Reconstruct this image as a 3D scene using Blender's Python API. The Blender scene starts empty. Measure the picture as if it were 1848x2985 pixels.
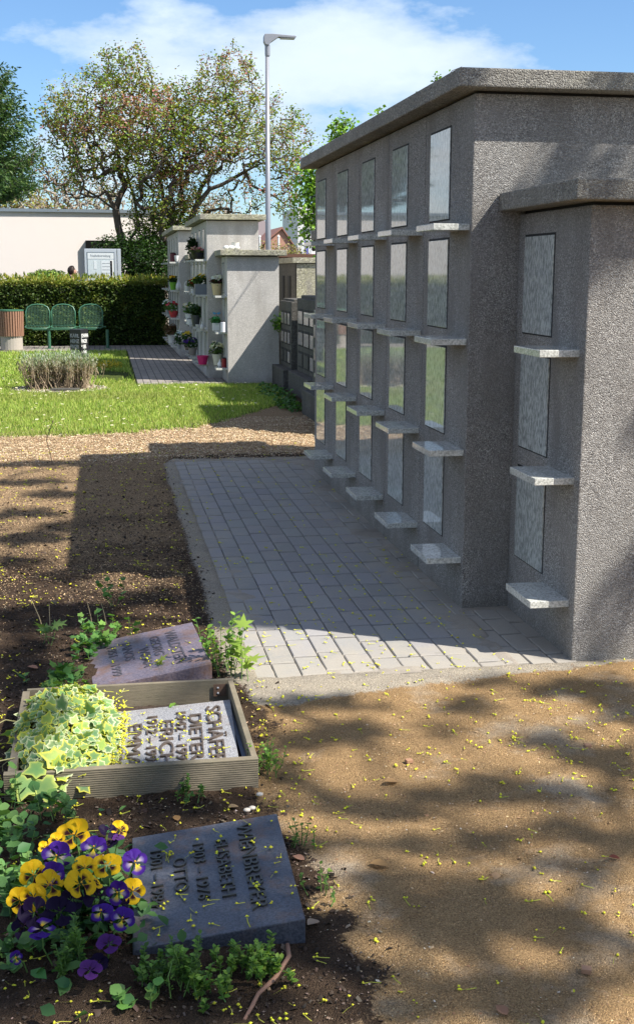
import bpy, bmesh, math, random
import numpy as np
from mathutils import Vector, Matrix
R = np.random.RandomState(7)
random.seed(7)
PI = math.pi
sc = bpy.context.scene
COL = sc.collection

# ------------------------------------------------------------------ camera numbers (solved from the photo)
FPX, PITCH, YAW, ROLL = 3556.15, -0.193868, 0.171123, 0.0028316
CXP, CYP = 924.0, 1492.5
cF = np.array([math.sin(YAW)*math.cos(PITCH), math.cos(YAW)*math.cos(PITCH), math.sin(PITCH)])
_r = np.array([math.cos(YAW), -math.sin(YAW), 0.0]); _u = np.cross(_r, cF)
cR = _r*math.cos(ROLL)+_u*math.sin(ROLL); cU = np.cross(cR, cF)
CAM = np.array([0, 0, 1.55])
def ray(u, v): return cF+cR*((u-CXP)/FPX)+cU*((CYP-v)/FPX)
def G(u, v, z=0.0):
    d = ray(u, v); return CAM+d*((z-CAM[2])/d[2])
def AY(u, v, Y):
    d = ray(u, v); return CAM+d*(Y/d[1])
def AX(u, v, X):
    d = ray(u, v); return CAM+d*(X/d[0])
SS = 1848/1512.0
def DG(x, y, z=0.0): return G(x*SS, y*SS, z)
def DY(x, y, Y): return AY(x*SS, y*SS, Y)

# ------------------------------------------------------------------ scene helpers
def tag(o, label=None, cat=None, group=None, kind=None):
    if label: o['label'] = label
    if cat: o['category'] = cat
    if group: o['group'] = group
    if kind: o['kind'] = kind
    return o
def empty(name, loc, label, cat, group=None):
    o = bpy.data.objects.new(name, None); COL.objects.link(o)
    o.location = loc; o.empty_display_size = .1
    return tag(o, label, cat, group)
def link(name, me, mat=None, parent=None):
    o = bpy.data.objects.new(name, me); COL.objects.link(o)
    if mat is not None:
        for m in (mat if isinstance(mat, (list, tuple)) else [mat]): me.materials.append(m)
    if parent is not None:
        o.parent = parent
        o.matrix_parent_inverse = Matrix.Translation(-Vector(parent.location)) if parent.parent is None else Matrix.Translation(-Vector(parent.location)-Vector(parent.parent.location))
    return o
def fast(name, V, F, mat=None, parent=None, col=None, smooth=False):
    """V (n,3); F (m,k) array or list of such arrays; col (n,3|4) per vertex"""
    V = np.asarray(V, np.float32)
    Fs = F if isinstance(F, list) else [F]
    Fs = [np.asarray(f, np.int32) for f in Fs if len(f)]
    me = bpy.data.meshes.new(name)
    me.vertices.add(len(V)); me.vertices.foreach_set('co', V.ravel())
    loops = np.concatenate([f.ravel() for f in Fs]); tot = np.concatenate([np.full(len(f), f.shape[1], np.int32) for f in Fs])
    st = np.concatenate([[0], np.cumsum(tot)[:-1]]).astype(np.int32)
    me.loops.add(len(loops)); me.loops.foreach_set('vertex_index', loops)
    me.polygons.add(len(tot)); me.polygons.foreach_set('loop_start', st)
    try: me.polygons.foreach_set('loop_total', tot)
    except Exception: pass
    if smooth: me.polygons.foreach_set('use_smooth', np.ones(len(tot), bool))
    me.update(calc_edges=True)
    if col is not None:
        col = np.asarray(col, np.float32)
        if col.shape[1] == 3: col = np.concatenate([col, np.ones((len(col), 1), np.float32)], 1)
        a = me.color_attributes.new('Col', 'FLOAT_COLOR', 'POINT'); a.data.foreach_set('color', col.ravel())
    me.validate()
    return link(name, me, mat, parent)
class MB:
    """collects simple solids into one mesh"""
    def __init__(s): s.V = []; s.F = []; s.C = []; s.n = 0
    def add(s, V, F, c=None):
        V = np.asarray(V, float)
        s.V.append(V); s.F += [tuple(int(i)+s.n for i in f) for f in F]; s.n += len(V)
        s.C.append(np.tile(np.array(c if c is not None else (1, 1, 1)), (len(V), 1)))
        return s
    def box(s, lo, hi, c=None, rot=0, piv=None):
        x0, y0, z0 = lo; x1, y1, z1 = hi
        V = np.array([(x0,y0,z0),(x1,y0,z0),(x1,y1,z0),(x0,y1,z0),(x0,y0,z1),(x1,y0,z1),(x1,y1,z1),(x0,y1,z1)], float)
        if rot:
            p = np.array(piv if piv is not None else ((x0+x1)/2, (y0+y1)/2, 0)); cs, sn = math.cos(rot), math.sin(rot)
            W = V-p; V = np.stack([W[:,0]*cs-W[:,1]*sn, W[:,0]*sn+W[:,1]*cs, W[:,2]], 1)+p
        return s.add(V, [(0,3,2,1),(4,5,6,7),(0,1,5,4),(1,2,6,5),(2,3,7,6),(3,0,4,7)], c)
    def lathe(s, prof, cen, n=16, c=None, rot=None):
        a = np.linspace(0, 2*PI, n, endpoint=False); V = []; F = []
        for r, z in prof: V.append(np.stack([r*np.cos(a), r*np.sin(a), np.full(n, z)], 1))
        V = np.concatenate(V)
        for i in range(len(prof)-1):
            for j in range(n): F.append((i*n+j, i*n+(j+1) % n, (i+1)*n+(j+1) % n, (i+1)*n+j))
        F.append(tuple(range(n-1, -1, -1))); F.append(tuple((len(prof)-1)*n+j for j in range(n)))
        if rot is not None: V = V@np.array(rot).T
        return s.add(V+np.array(cen), F, c)
    def tube(s, P, rad, n=8, c=None):
        V, F = tube(P, rad, n); return s.add(V, F, c)
    def make(s, name, mat, parent=None, smooth=False, bevel=0, col=False):
        me = bpy.data.meshes.new(name); V = np.concatenate(s.V)
        me.from_pydata(V.tolist(), [], s.F)
        if col:
            C = np.concatenate(s.C); C = np.concatenate([C, np.ones((len(C), 1))], 1)
            a = me.color_attributes.new('Col', 'FLOAT_COLOR', 'POINT'); a.data.foreach_set('color', C.astype(np.float32).ravel())
        if bevel:
            bm = bmesh.new(); bm.from_mesh(me)
            bmesh.ops.bevel(bm, geom=[e for e in bm.edges if e.calc_face_angle(0) > .5], offset=bevel, segments=2, affect='EDGES', profile=.6)
            bm.to_mesh(me); bm.free()
        if smooth: me.polygons.foreach_set('use_smooth', np.ones(len(me.polygons), bool))
        me.update(); return link(name, me, mat, parent)
def tube(P, rad, n=8):
    P = np.asarray(P, float); m = len(P); rad = np.broadcast_to(rad, (m,))
    V = []; prev = None
    for i in range(m):
        t = P[min(i+1, m-1)]-P[max(i-1, 0)]; t = t/(np.linalg.norm(t)+1e-9)
        if prev is None:
            a = np.array([1, 0, 0]) if abs(t[0]) < .8 else np.array([0, 1, 0])
        else: a = prev
        b = np.cross(t, a); b /= np.linalg.norm(b)+1e-9; a2 = np.cross(b, t); prev = a2
        th = np.linspace(0, 2*PI, n, endpoint=False)
        V.append(P[i]+rad[i]*(np.outer(np.cos(th), a2)+np.outer(np.sin(th), b)))
    V = np.concatenate(V); F = []
    for i in range(m-1):
        for j in range(n): F.append((i*n+j, i*n+(j+1) % n, (i+1)*n+(j+1) % n, (i+1)*n+j))
    F.append(tuple(range(n-1, -1, -1))); F.append(tuple((m-1)*n+j for j in range(n)))
    return V, F
def bbox(name, lo, hi, mat, parent=None, bevel=.004):
    return MB().box(lo, hi).make(name, mat, parent, bevel=bevel)

# ------------------------------------------------------------------ leaf clouds
def rand_rot(n, up=0.0, rs=R):
    """random frames; up>0 biases the normals upward"""
    nn = rs.normal(size=(n, 3)); nn /= np.linalg.norm(nn, axis=1)[:, None]
    nn[:, 2] = np.abs(nn[:, 2]) if up > 0 else nn[:, 2]
    nn = nn+np.array([0, 0, up]); nn /= np.linalg.norm(nn, axis=1)[:, None]
    t = rs.normal(size=(n, 3)); a = np.cross(nn, t); a /= np.linalg.norm(a, axis=1)[:, None]
    return a, np.cross(nn, a), nn
T_DIAMOND = (np.array([(0, 0, 0), (.32, .45, .06), (0, 1, -.05), (-.32, .45, .06)]), np.array([(0, 1, 2), (0, 2, 3)]))
T_LEAF = (np.array([(0, 0, 0), (.3, .3, .06), (.34, .6, .06), (0, 1, -.08), (-.34, .6, .06), (-.3, .3, .06)]), np.array([(0, 1, 2, 3), (0, 3, 4, 5)]))
def star(lobes, depth, seed=0):
    """lobed leaf as a fan round a centre; returns template, faces, rim weight"""
    V = [(0, .35, .0)]; k = len(lobes)
    for i, (a, r) in enumerate(lobes):
        V.append((r*math.sin(a), .35-r*math.cos(a), -.06*r))
    F = [(0, i+1, (i+1) % k+1) for i in range(k)]
    return np.array(V), np.array(F)
IVY = star([(0.0, .24), (.5, .42), (1.0, .50), (1.4, .40), (1.9, .52), (2.45, .36), (3.14, .68), (-2.45, .36), (-1.9, .52), (-1.4, .40), (-1.0, .50), (-.5, .42)], 0)
MAPLE = star([(0, .12), (.6, .5), (.9, .25), (1.3, .75), (1.75, .32), (2.1, .85), (2.6, .4), (3.14, 1.0), (-2.6, .4), (-2.1, .85), (-1.75, .32), (-1.3, .75), (-.9, .25), (-.6, .5)], 0)
T_ROUND = star([(i*2*PI/9+.01, .42+.06*(i % 2)) for i in range(9)], 0)
def leafcloud(P, size, tmpl, cols, frames=None, up=0.0, shade=None):
    T, F = tmpl; n = len(P); k = len(T)
    a, b, c = frames if frames is not None else rand_rot(n, up)
    s = np.broadcast_to(size, (n,))[:, None, None]
    V = P[:, None, :]+s*(T[None, :, 0:1]*a[:, None, :]+T[None, :, 1:2]*b[:, None, :]+T[None, :, 2:3]*c[:, None, :])
    FF = (F[None]+(np.arange(n)*k)[:, None, None]).reshape(-1, F.shape[1])
    C = np.repeat(cols, k, axis=0)
    if shade is not None:
        C = C.reshape(n, k, -1); C = shade(C); C = C.reshape(n*k, -1)
    return V.reshape(-1, 3), FF, C
def palette(n, cols, w=None, jit=.25):
    cols = np.array(cols, float); i = R.choice(len(cols), n, p=None if w is None else np.array(w)/sum(w))
    return np.clip(cols[i]*(1+R.uniform(-jit, jit, (n, 1)))*(1+R.uniform(-.07, .07, (n, 3))), 0, 1)

# ------------------------------------------------------------------ materials
def nmat(name):
    m = bpy.data.materials.new(name); m.use_nodes = True; nt = m.node_tree; nt.nodes.clear()
    out = nt.nodes.new('ShaderNodeOutputMaterial'); return m, nt, out
class N:
    def __init__(s, nt): s.nt = nt
    def __call__(s, t, **kw):
        n = s.nt.nodes.new('ShaderNode'+t)
        for k, v in kw.items():
            if k[0] == '_': setattr(n, k[1:], v)
            else:
                key = {'Fac_': 'Factor'}.get(k, k.replace('__', ' '))
                if isinstance(v, bpy.types.NodeSocket): s.nt.links.new(v, n.inputs[key])
                else: n.inputs[key].default_value = v
        return n
    def l(s, a, b): s.nt.links.new(a, b)
def ramp(k, fac, stops, interp='LINEAR'):
    r = k('ValToRGB'); k.l(fac, r.inputs[0]); cr = r.color_ramp; cr.interpolation = interp
    while len(cr.elements) < len(stops): cr.elements.new(.5)
    for e, (p, c) in zip(cr.elements, stops):
        e.position = p; e.color = (*c, 1) if len(c) == 3 else c
    return r.outputs[0]
def mixc(k, f, a, b, blend='MIX'):
    m = k('Mix', _data_type='RGBA', _blend_type=blend)
    for i, v in ((0, f), (6, a), (7, b)):
        if isinstance(v, bpy.types.NodeSocket): k.l(v, m.inputs[i])
        else: m.inputs[i].default_value = v if i == 0 else (*v, 1) if len(v) == 3 else v
    return m.outputs[2]
def mth(k, op, a, b=None, c=None):
    m = k('Math', _operation=op)
    for i, v in enumerate((a, b, c)):
        if v is None: continue
        if isinstance(v, bpy.types.NodeSocket): k.l(v, m.inputs[i])
        else: m.inputs[i].default_value = v
    return m.outputs[0]
def noise(k, vec, scale, detail=4, rough=.6):
    n = k('TexNoise', Scale=scale, Detail=detail, Roughness=rough); k.l(vec, n.inputs['Vector']); return n.outputs[0]
def coords(k):
    return k('NewGeometry').outputs['Position']
def simple(name, base, rough=.6, metal=0, var=.12, vscale=20, bump=0, bscale=60, spec=.5, coat=0):
    m, nt, out = nmat(name); k = N(nt); p = coords(k)
    c = mixc(k, noise(k, p, vscale, 5), tuple(x*(1-var) for x in base), tuple(min(1, x*(1+var)) for x in base))
    b = k('BsdfPrincipled', Roughness=rough, Metallic=metal); k.l(c, b.inputs['Base Color'])
    b.inputs['Specular IOR Level'].default_value = spec; b.inputs['Coat Weight'].default_value = coat
    if bump:
        bp = k('Bump', Strength=bump, Distance=.01); k.l(noise(k, p, bscale, 5), bp.inputs['Height']); k.l(bp.outputs[0], b.inputs['Normal'])
    k.l(b.outputs[0], out.inputs[0]); return m
def vcol(name, rough=.55, trans=.3, gloss=.3, mul=1.0):
    m, nt, out = nmat(name); k = N(nt)
    a = k('VertexColor', _layer_name='Col').outputs[0]
    nz = noise(k, coords(k), 90, 3)
    c = mixc(k, nz, (0.0, 0, 0), a) if False else a
    b = k('BsdfPrincipled', Roughness=rough); b.inputs['Specular IOR Level'].default_value = gloss; k.l(c, b.inputs['Base Color'])
    if trans:
        t = k('BsdfTranslucent'); c2 = mixc(k, 1.0, c, (1.25*mul, 1.3*mul, .55*mul), 'MULTIPLY'); k.l(c2, t.inputs[0])
        ms = k('MixShader'); ms.inputs[0].default_value = trans; k.l(b.outputs[0], ms.inputs[1]); k.l(t.outputs[0], ms.inputs[2]); k.l(ms.outputs[0], out.inputs[0])
    else: k.l(b.outputs[0], out.inputs[0])
    return m

def concrete(name, tone=1.0, warm=0.0, speck=1.0, scale=270, bstr=.9):
    """washed (exposed-aggregate) concrete"""
    m, nt, out = nmat(name); k = N(nt); p = coords(k)
    v = k('TexVoronoi', _feature='F1', Scale=scale); k.l(p, v.inputs['Vector'])
    pv = k('SeparateColor'); k.l(v.outputs['Color'], pv.inputs[0])
    peb = ramp(k, pv.outputs[0], [(0, (.055*tone, .052*tone, .05*tone)), (.35, (.17*tone, .16*tone, .15*tone)), (.7, (.26*tone, .25*tone, (.235-warm)*tone)), (.9, (.34*tone, .33*tone, (.31-warm)*tone)), (1, (.5*tone, .485*tone, .455*tone))])
    base = (.21*tone, .202*tone, (.19-warm)*tone)
    patch = ramp(k, noise(k, p, 3.2, 4, .6), [(.3, (.35,)*3), (.7, (1,)*3)])
    f = mth(k, 'MULTIPLY', patch, .75*speck)
    c = mixc(k, f, base, peb)
    big = ramp(k, noise(k, p, 1.4, 5, .65), [(.3, (.80, .80, .79)), (.7, (1.12, 1.11, 1.1))])
    c = mixc(k, 1.0, c, big, 'MULTIPLY')
    mp = k('Mapping'); k.l(p, mp.inputs['Vector']); mp.inputs['Scale'].default_value = (1, 1, .22)
    c = mixc(k, ramp(k, noise(k, mp.outputs[0], 5.5, 5, .6), [(.47, (0,)*3), (.70, (.7,)*3)]), c, (.14*tone, .13*tone, .118*tone))
    sz_ = k('SeparateXYZ'); k.l(p, sz_.inputs[0]); damp = mth(k, 'SUBTRACT', .22, mth(k, 'ADD', sz_.outputs[2], mth(k, 'MULTIPLY', noise(k, p, 6, 3), .2)))
    c = mixc(k, ramp(k, damp, [(.0, (0,)*3), (.16, (.5,)*3)]), c, (.12*tone, .105*tone, .085*tone))
    b = k('BsdfPrincipled', Roughness=.85); b.inputs['Specular IOR Level'].default_value = .25; k.l(c, b.inputs['Base Color'])
    h1 = mth(k, 'MULTIPLY', v.outputs['Distance'], -1.0)
    h = mth(k, 'ADD', h1, mth(k, 'MULTIPLY', noise(k, p, scale*.45, 3), .9))
    bp = k('Bump', Strength=bstr, Distance=.006); k.l(h, bp.inputs['Height']); k.l(bp.outputs[0], b.inputs['Normal'])
    k.l(b.outputs[0], out.inputs[0]); return m
def granite(name, base, dark, rough, scale=150, stretch=.3, ior=1.55, amt=.5):
    m, nt, out = nmat(name); k = N(nt); p = coords(k)
    mp = k('Mapping'); k.l(p, mp.inputs['Vector']); mp.inputs['Scale'].default_value = (1, 1, stretch)
    n1 = noise(k, mp.outputs[0], scale, 3, .7)
    c = mixc(k, ramp(k, n1, [(.42, (0, 0, 0)), (.60, (amt,)*3)]), base, dark)
    n2 = noise(k, p, 14, 4); c = mixc(k, n2, c, tuple(x*.82 for x in base), 'MIX') if False else mixc(k, 1.0, c, ramp(k, n2, [(.3, (.88,)*3), (.7, (1.08,)*3)]), 'MULTIPLY')
    b = k('BsdfPrincipled', Roughness=rough, IOR=ior); k.l(c, b.inputs['Base Color'])
    k.l(b.outputs[0], out.inputs[0]); return m

M = {}
M['conc'] = concrete('washed_concrete', 1.42, 0, 1.22, 225)
M['conc_far'] = concrete('washed_concrete_light', 2.25, .0, .45, 150, .4)
M['conc_cap'] = concrete('cap_concrete', 1.25, .02, 1.3, 170)
M['old'] = concrete('old_dark_stone', .45, .01, .8, 60, .5)
M['cap_lit_end'] = concrete('pale_cap_lit_end', 1.6, .06, 1.0, 60, .5)  # pale cap stone; also the sunlight coloured onto the dark blocks' ends
M['joint'] = simple('dark_joint', (.02, .02, .02), .9)
M['plate'] = granite('polished_granite', (.52, .54, .51), (.17, .19, .18), .035, 95, .35, 1.75, .8)
M['shelf'] = granite('shelf_granite', (.66, .66, .61), (.22, .23, .20), .12, 110, 1.0, 1.5, .7)
M['rose'] = granite('rose_granite', (.50, .44, .40), (.2, .17, .16), .2, 60, 1.0)
M['leaf'] = vcol('leaf_colours')
M['petal'] = vcol('petal_colours', .6, .35, .15)
M['twig'] = simple('twig_bark', (.10, .08, .06), .85, var=.4)
M['bark'] = simple('tree_bark', (.085, .065, .05), .9, var=.4, bump=.6, bscale=30)
M['pale_twig'] = simple('pale_twig', (.30, .25, .20), .85, var=.2)
M['vc'] = vcol('coloured_matte', .7, 0, .25)
M['grey_metal'] = simple('grey_metal', (.28, .29, .32), .4, .3, var=.05)
M['alu'] = simple('aluminium', (.55, .58, .62), .35, .4, var=.05)
M['green_metal'] = simple('green_metal', (.05, .15, .09), .35, .0, var=.1)
M['lamp_glass'] = simple('lamp_glass', (.5, .5, .5), .1)
M['bronze'] = simple('bronze_letters', (.17, .13, .10), .5, .6, var=.3, vscale=90)
M['bronze_dark'] = simple('bronze_letters_dark', (.10, .095, .08), .4, .75, var=.3, vscale=90)

# ------------------------------------------------------------------ camera
cd = bpy.data.cameras.new('camera'); cam = bpy.data.objects.new('camera', cd); COL.objects.link(cam)
mw = Matrix(((cR[0], cU[0], -cF[0], CAM[0]), (cR[1], cU[1], -cF[1], CAM[1]), (cR[2], cU[2], -cF[2], CAM[2]), (0, 0, 0, 1)))
cam.matrix_world = mw
cd.sensor_fit = 'HORIZONTAL'; cd.sensor_width = 36; cd.lens = 36*FPX/1848; cd.clip_end = 2000; cd.clip_start = .05
sc.camera = cam

# ------------------------------------------------------------------ light
SL = np.array([-.73, .45, -1.0])            # the way the light travels
sund = Vector(-SL).normalized()
EL = math.asin(sund.z); AZ = math.atan2(sund.x, sund.y)
ld = bpy.data.lights.new('sun', 'SUN'); ld.energy = 5.0; ld.angle = math.radians(.53); ld.color = (1, .95, .87)
lo = bpy.data.objects.new('sun', ld); COL.objects.link(lo); lo.rotation_euler = sund.to_track_quat('Z', 'Y').to_euler(); lo.location = (10, -6, 15)
w = bpy.data.worlds.new('World'); sc.world = w; w.use_nodes = True; nt = w.node_tree; nt.nodes.clear(); k = N(nt)
sky = k('TexSky', _sky_type='NISHITA', _sun_disc=False, _sun_elevation=EL, _sun_rotation=AZ, _air_density=1.0, _dust_density=.3, _ozone_density=2.2)
tc = k('TexCoord').outputs['Generated']
sx = k('SeparateXYZ'); k.l(tc, sx.inputs[0])
az = mth(k, 'ARCTAN2', sx.outputs[0], sx.outputs[1]); el = mth(k, 'ARCSINE', sx.outputs[2])
cb = k('CombineXYZ'); k.l(mth(k, 'MULTIPLY', az, 1.0), cb.inputs[0]); k.l(mth(k, 'MULTIPLY', el, 2.2), cb.inputs[1])
n1 = noise(k, cb.outputs[0], 6.5, 9, .58); n2 = noise(k, cb.outputs[0], 2.2, 3, .5); n3 = noise(k, cb.outputs[0], 22, 6, .6)
def bell(k, az0, el0, ra, re):
    a = mth(k, 'DIVIDE', mth(k, 'SUBTRACT', az, az0), ra); b = mth(k, 'DIVIDE', mth(k, 'SUBTRACT', el, el0), re)
    d = mth(k, 'SQRT', mth(k, 'ADD', mth(k, 'MULTIPLY', a, a), mth(k, 'MULTIPLY', b, b)))
    return mth(k, 'MAXIMUM', mth(k, 'SUBTRACT', 1.0, d), 0.0)
def dirang(x, y):
    d = ray(x*SS, y*SS); d /= np.linalg.norm(d); return math.atan2(d[0], d[1]), math.asin(d[2])
acc = None
for (x, y, rx, ry, wt) in [(420, 190, 330, 190, 1.0), (760, 150, 420, 150, 1.3), (1010, 140, 360, 80, 1.0), (200, 90, 240, 70, .6), (660, 300, 420, 140, .9), (250, 360, 260, 140, .8), (60, 460, 200, 80, .5), (1250, 110, 380, 60, .45), (1450, 60, 200, 80, .3), (820, 45, 200, 60, .7)]:
    a0, e0 = dirang(x, y); s = SS/FPX
    b = mth(k, 'MULTIPLY', bell(k, a0, e0, rx*s*1.15, ry*s*1.15), wt); acc = b if acc is None else mth(k, 'MAXIMUM', acc, b)
# other clouds elsewhere in the sky, added out of view to brighten the shade
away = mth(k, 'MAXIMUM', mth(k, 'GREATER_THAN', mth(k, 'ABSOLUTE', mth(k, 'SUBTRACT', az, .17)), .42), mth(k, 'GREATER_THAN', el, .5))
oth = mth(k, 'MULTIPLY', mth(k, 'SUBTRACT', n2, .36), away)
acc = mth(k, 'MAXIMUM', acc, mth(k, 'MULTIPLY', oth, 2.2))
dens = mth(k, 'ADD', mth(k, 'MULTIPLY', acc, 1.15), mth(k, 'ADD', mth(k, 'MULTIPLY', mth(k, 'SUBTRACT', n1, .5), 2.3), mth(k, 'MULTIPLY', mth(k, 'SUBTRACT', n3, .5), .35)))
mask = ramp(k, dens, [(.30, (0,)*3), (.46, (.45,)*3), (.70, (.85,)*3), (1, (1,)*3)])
CLOUD = (7.6, 8.6, 9.6)
cl = mixc(k, ramp(k, n1, [(.35, (0,)*3), (.65, (1,)*3)]), tuple(c*.86 for c in CLOUD), CLOUD)
skyc = mixc(k, 1.0, sky.outputs[0], (.86, 1.07, 1.30), 'MULTIPLY')
cl = mixc(k, away, cl, tuple(c*1.1 for c in (8.6, 8.5, 8.3)))  # the unseen clouds are whiter and brighter, as fill for the shade
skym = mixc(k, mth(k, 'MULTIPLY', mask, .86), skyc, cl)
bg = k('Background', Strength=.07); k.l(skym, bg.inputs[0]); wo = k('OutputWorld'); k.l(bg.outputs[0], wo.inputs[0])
sc.view_settings.view_transform = 'Standard'; sc.view_settings.look = 'None'; sc.view_settings.gamma = 1; sc.view_settings.exposure = .90
sc.view_settings.use_curve_mapping = False
sc.cycles.max_bounces = 6; sc.cycles.diffuse_bounces = 3; sc.cycles.transparent_max_bounces = 4; sc.cycles.caustics_reflective = False; sc.cycles.caustics_refractive = False
sc.cycles.use_denoising = True

# ================================================================== GROUND
def vnoise(x, y, seed=0):
    xi = np.floor(x).astype(np.int64); yi = np.floor(y).astype(np.int64); fx = x-xi; fy = y-yi
    fx = fx*fx*(3-2*fx); fy = fy*fy*(3-2*fy)
    def h(a, b):
        n = (a*374761393+b*668265263+seed*1442695041) & 0x7fffffff; n = ((n ^ (n >> 13))*1274126177) & 0x7fffffff
        return ((n ^ (n >> 16)) & 0xffff)/65535.0
    return (h(xi, yi)*(1-fx)+h(xi+1, yi)*fx)*(1-fy)+(h(xi, yi+1)*(1-fx)+h(xi+1, yi+1)*fx)*fy
def fbm(x, y, s, o=4, seed=0):
    t = 0; a = .5; tot = 0
    for i in range(o): t = t+a*vnoise(x*s, y*s, seed+i*17); tot += a; a *= .5; s *= 2.1
    return t/tot
def sm(x, a, b):
    t = np.clip((x-a)/(b-a), 0, 1); return t*t*(3-2*t)
MX, MY0, MW = 1.614, 5.345, .822           # main wall: face x, near end y, column width
RX, RY = 1.835, 4.519
def zones(x, y):
    n = fbm(x, y, 2.2, 5, 3)-.5; n2 = fbm(x, y, 9, 3, 8)-.5
    # sand: the path in the foreground
    edge = .50+.05*np.sin(y*3.1)+.16*n+.06*n2
    front = 4.20+.22*sm(x, .5, 1.3)+.10*n+.04*n2+.02*np.sin(x*4)
    front = front+np.where(x > 1.75, .12*sm(x, 1.75, 2.4), 0)
    sand = sm(x-edge-.16*n2, -.09, .10)*sm(front-y, -.04, .03)
    # pale stone dust washed out of the paving
    dust = sm(y-front, -.10, .02)*sm(x, .42, .56)*sm(11.0-y, .6, .9)
    dust = np.maximum(dust, sm(y, 4.2, 4.6)*sm(11-y, .8, 1.0)*sm(x, .36+.05*n, .52+.05*n)*sm(.9-x, 0, .1))
    # lawn
    lx = 11.75+.25*np.clip(x+1, 0, 3)**1.6*.9+.5*n+.18*n2+np.where(x > .9, 1.1*(x-.9), 0)
    lawn = sm(y-lx, -.12, .18)*(1-sm(x, 2.0+.25*n, 2.35+.25*n)*sm(17.5-y, 0, .5))
    # dried seed litter over the soil
    lit = sm(y, 5.0, 7.5)*.70+sm(y, 9.4, 10.4)*.4+.7*n
    lit = np.clip(lit, 0, 1)*sm(.65-x, -.1, .4)+sm(y, 10.3, 10.7)*sm(2.6-x, 0, .9)
    return np.clip(sand, 0, 1), np.clip(lit, 0, 1), np.clip(lawn, 0, 1), np.clip(dust, 0, 1)
xs = np.concatenate([-np.geomspace(90, 1.75, 60), np.arange(-1.7, 2.75, .028), np.geomspace(2.8, 90, 60)])
ys = np.concatenate([np.linspace(-40, 1.2, 12), np.arange(1.25, 12.4, .03), np.geomspace(12.44, 30, 150), np.geomspace(30.5, 170, 40)])
X, Y = np.meshgrid(xs, ys); X = X.ravel(); Y = Y.ravel()
sand, lit, lawn, dust = zones(X, Y)
near = sm(14-Y, 0, 2)*sm(Y, 1.2, 1.3)*sm(X, -3, -2)*sm(4-X, 0, .5)
Zg = near*((1-sand)*(1-dust)*((fbm(X, Y, 9, 4, 21)-.5)*.035+(fbm(X, Y, 34, 2, 22)-.5)*.016)+sand*((fbm(X, Y, 3.2, 3, 5)-.5)*.03+(fbm(X, Y, 9, 3, 15)-.5)*.026+(fbm(X, Y, 26, 3, 6)-.5)*.015)+dust*.004)-.002
spill = (fbm(X, Y, 14, 3, 71)-.34)*.020
rim_ = ((X > .46) & (X < .57) & (Y > 4.40) & (Y < 10.2)) | ((X > .46) & (X < 2.3) & (Y > 4.36) & (Y < 4.50))
Zg = np.where(rim_, np.maximum(np.minimum(Zg, .002)*.3+.0012+spill*.5, -.004), Zg)
Zg = np.where((X > .56) & (Y > 4.50) & (Y < 10.08) & (X < 3.2), -.018, Zg)
nx, ny = len(xs), len(ys)
ii = (np.arange(ny-1)[:, None]*nx+np.arange(nx-1)[None]).ravel()
F = np.stack([ii, ii+1, ii+nx+1, ii+nx], 1)
C = np.stack([sand, lit, lawn, dust], 1)
m, nt, out = nmat('earth'); k = N(nt); p = coords(k)
vc = k('VertexColor', _layer_name='Col'); scn = k('SeparateColor'); k.l(vc.outputs[0], scn.inputs[0])
S_, L_, G_ = scn.outputs[0], scn.outputs[1], scn.outputs[2]; D_ = vc.outputs[1]
nA = noise(k, p, 7, 6, .65); nB = noise(k, p, 60, 5, .7); nC = noise(k, p, 240, 3, .7)
soil = mixc(k, nB, (.035, .022, .014), (.13, .088, .056)); soil = mixc(k, ramp(k, nA, [(.35, (0,)*3), (.7, (1,)*3)]), soil, (.055, .036, .024))
sandc = mixc(k, ramp(k, nC, [(.3, (0,)*3), (.7, (1,)*3)]), (.25, .145, .062), (.60, .405, .205)); sandc = mixc(k, ramp(k, noise(k, p, 2.4, 5, .6), [(.35, (0,)*3), (.7, (.7,)*3)]), sandc, (.30, .19, .09))
gray = ramp(k, noise(k, p, 1.9, 6, .62), [(.53, (0,)*3), (.68, (.75,)*3)]); sandc = mixc(k, gray, sandc, (.54, .46, .35))
litc = mixc(k, ramp(k, nC, [(.38, (0,)*3), (.62, (1,)*3)]), (.17, .105, .055), (.52, .37, .215))
dustc = mixc(k, ramp(k, nC, [(.3, (0,)*3), (.7, (1,)*3)]), (.38, .32, .24), (.58, .51, .40)); dustc = mixc(k, ramp(k, nA, [(.4, (0,)*3), (.7, (.6,)*3)]), dustc, (.30, .27, .23))
lawnc = mixc(k, nB, (.04, .065, .012), (.10, .12, .03))
def mk(f, lo, hi, sc_=.5): return ramp(k, mth(k, 'ADD', f, mth(k, 'MULTIPLY', mth(k, 'SUBTRACT', nB, .5), sc_)), [(lo, (0,)*3), (hi, (1,)*3)])
c = mixc(k, mk(L_, .3, .7, 1.1), soil, litc); c = mixc(k, mk(S_, .4, .6, .9), c, sandc); c = mixc(k, mk(D_, .4, .62, .9), c, dustc); c = mixc(k, mk(G_, .4, .6), c, lawnc)
vo = k('TexVoronoi', _feature='F1', Scale=330.0); k.l(p, vo.inputs['Vector'])
sp = k('SeparateColor'); k.l(vo.outputs['Color'], sp.inputs[0])
c = mixc(k, 1.0, c, ramp(k, sp.outputs[1], [(0, (.62,)*3), (.5, (1,)*3), (.93, (1.15,)*3), (1, (1.7, 1.65, 1.55))]), 'MULTIPLY')
b = k('BsdfPrincipled', Roughness=.95); b.inputs['Specular IOR Level'].default_value = .12; k.l(c, b.inputs['Base Color'])
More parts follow.
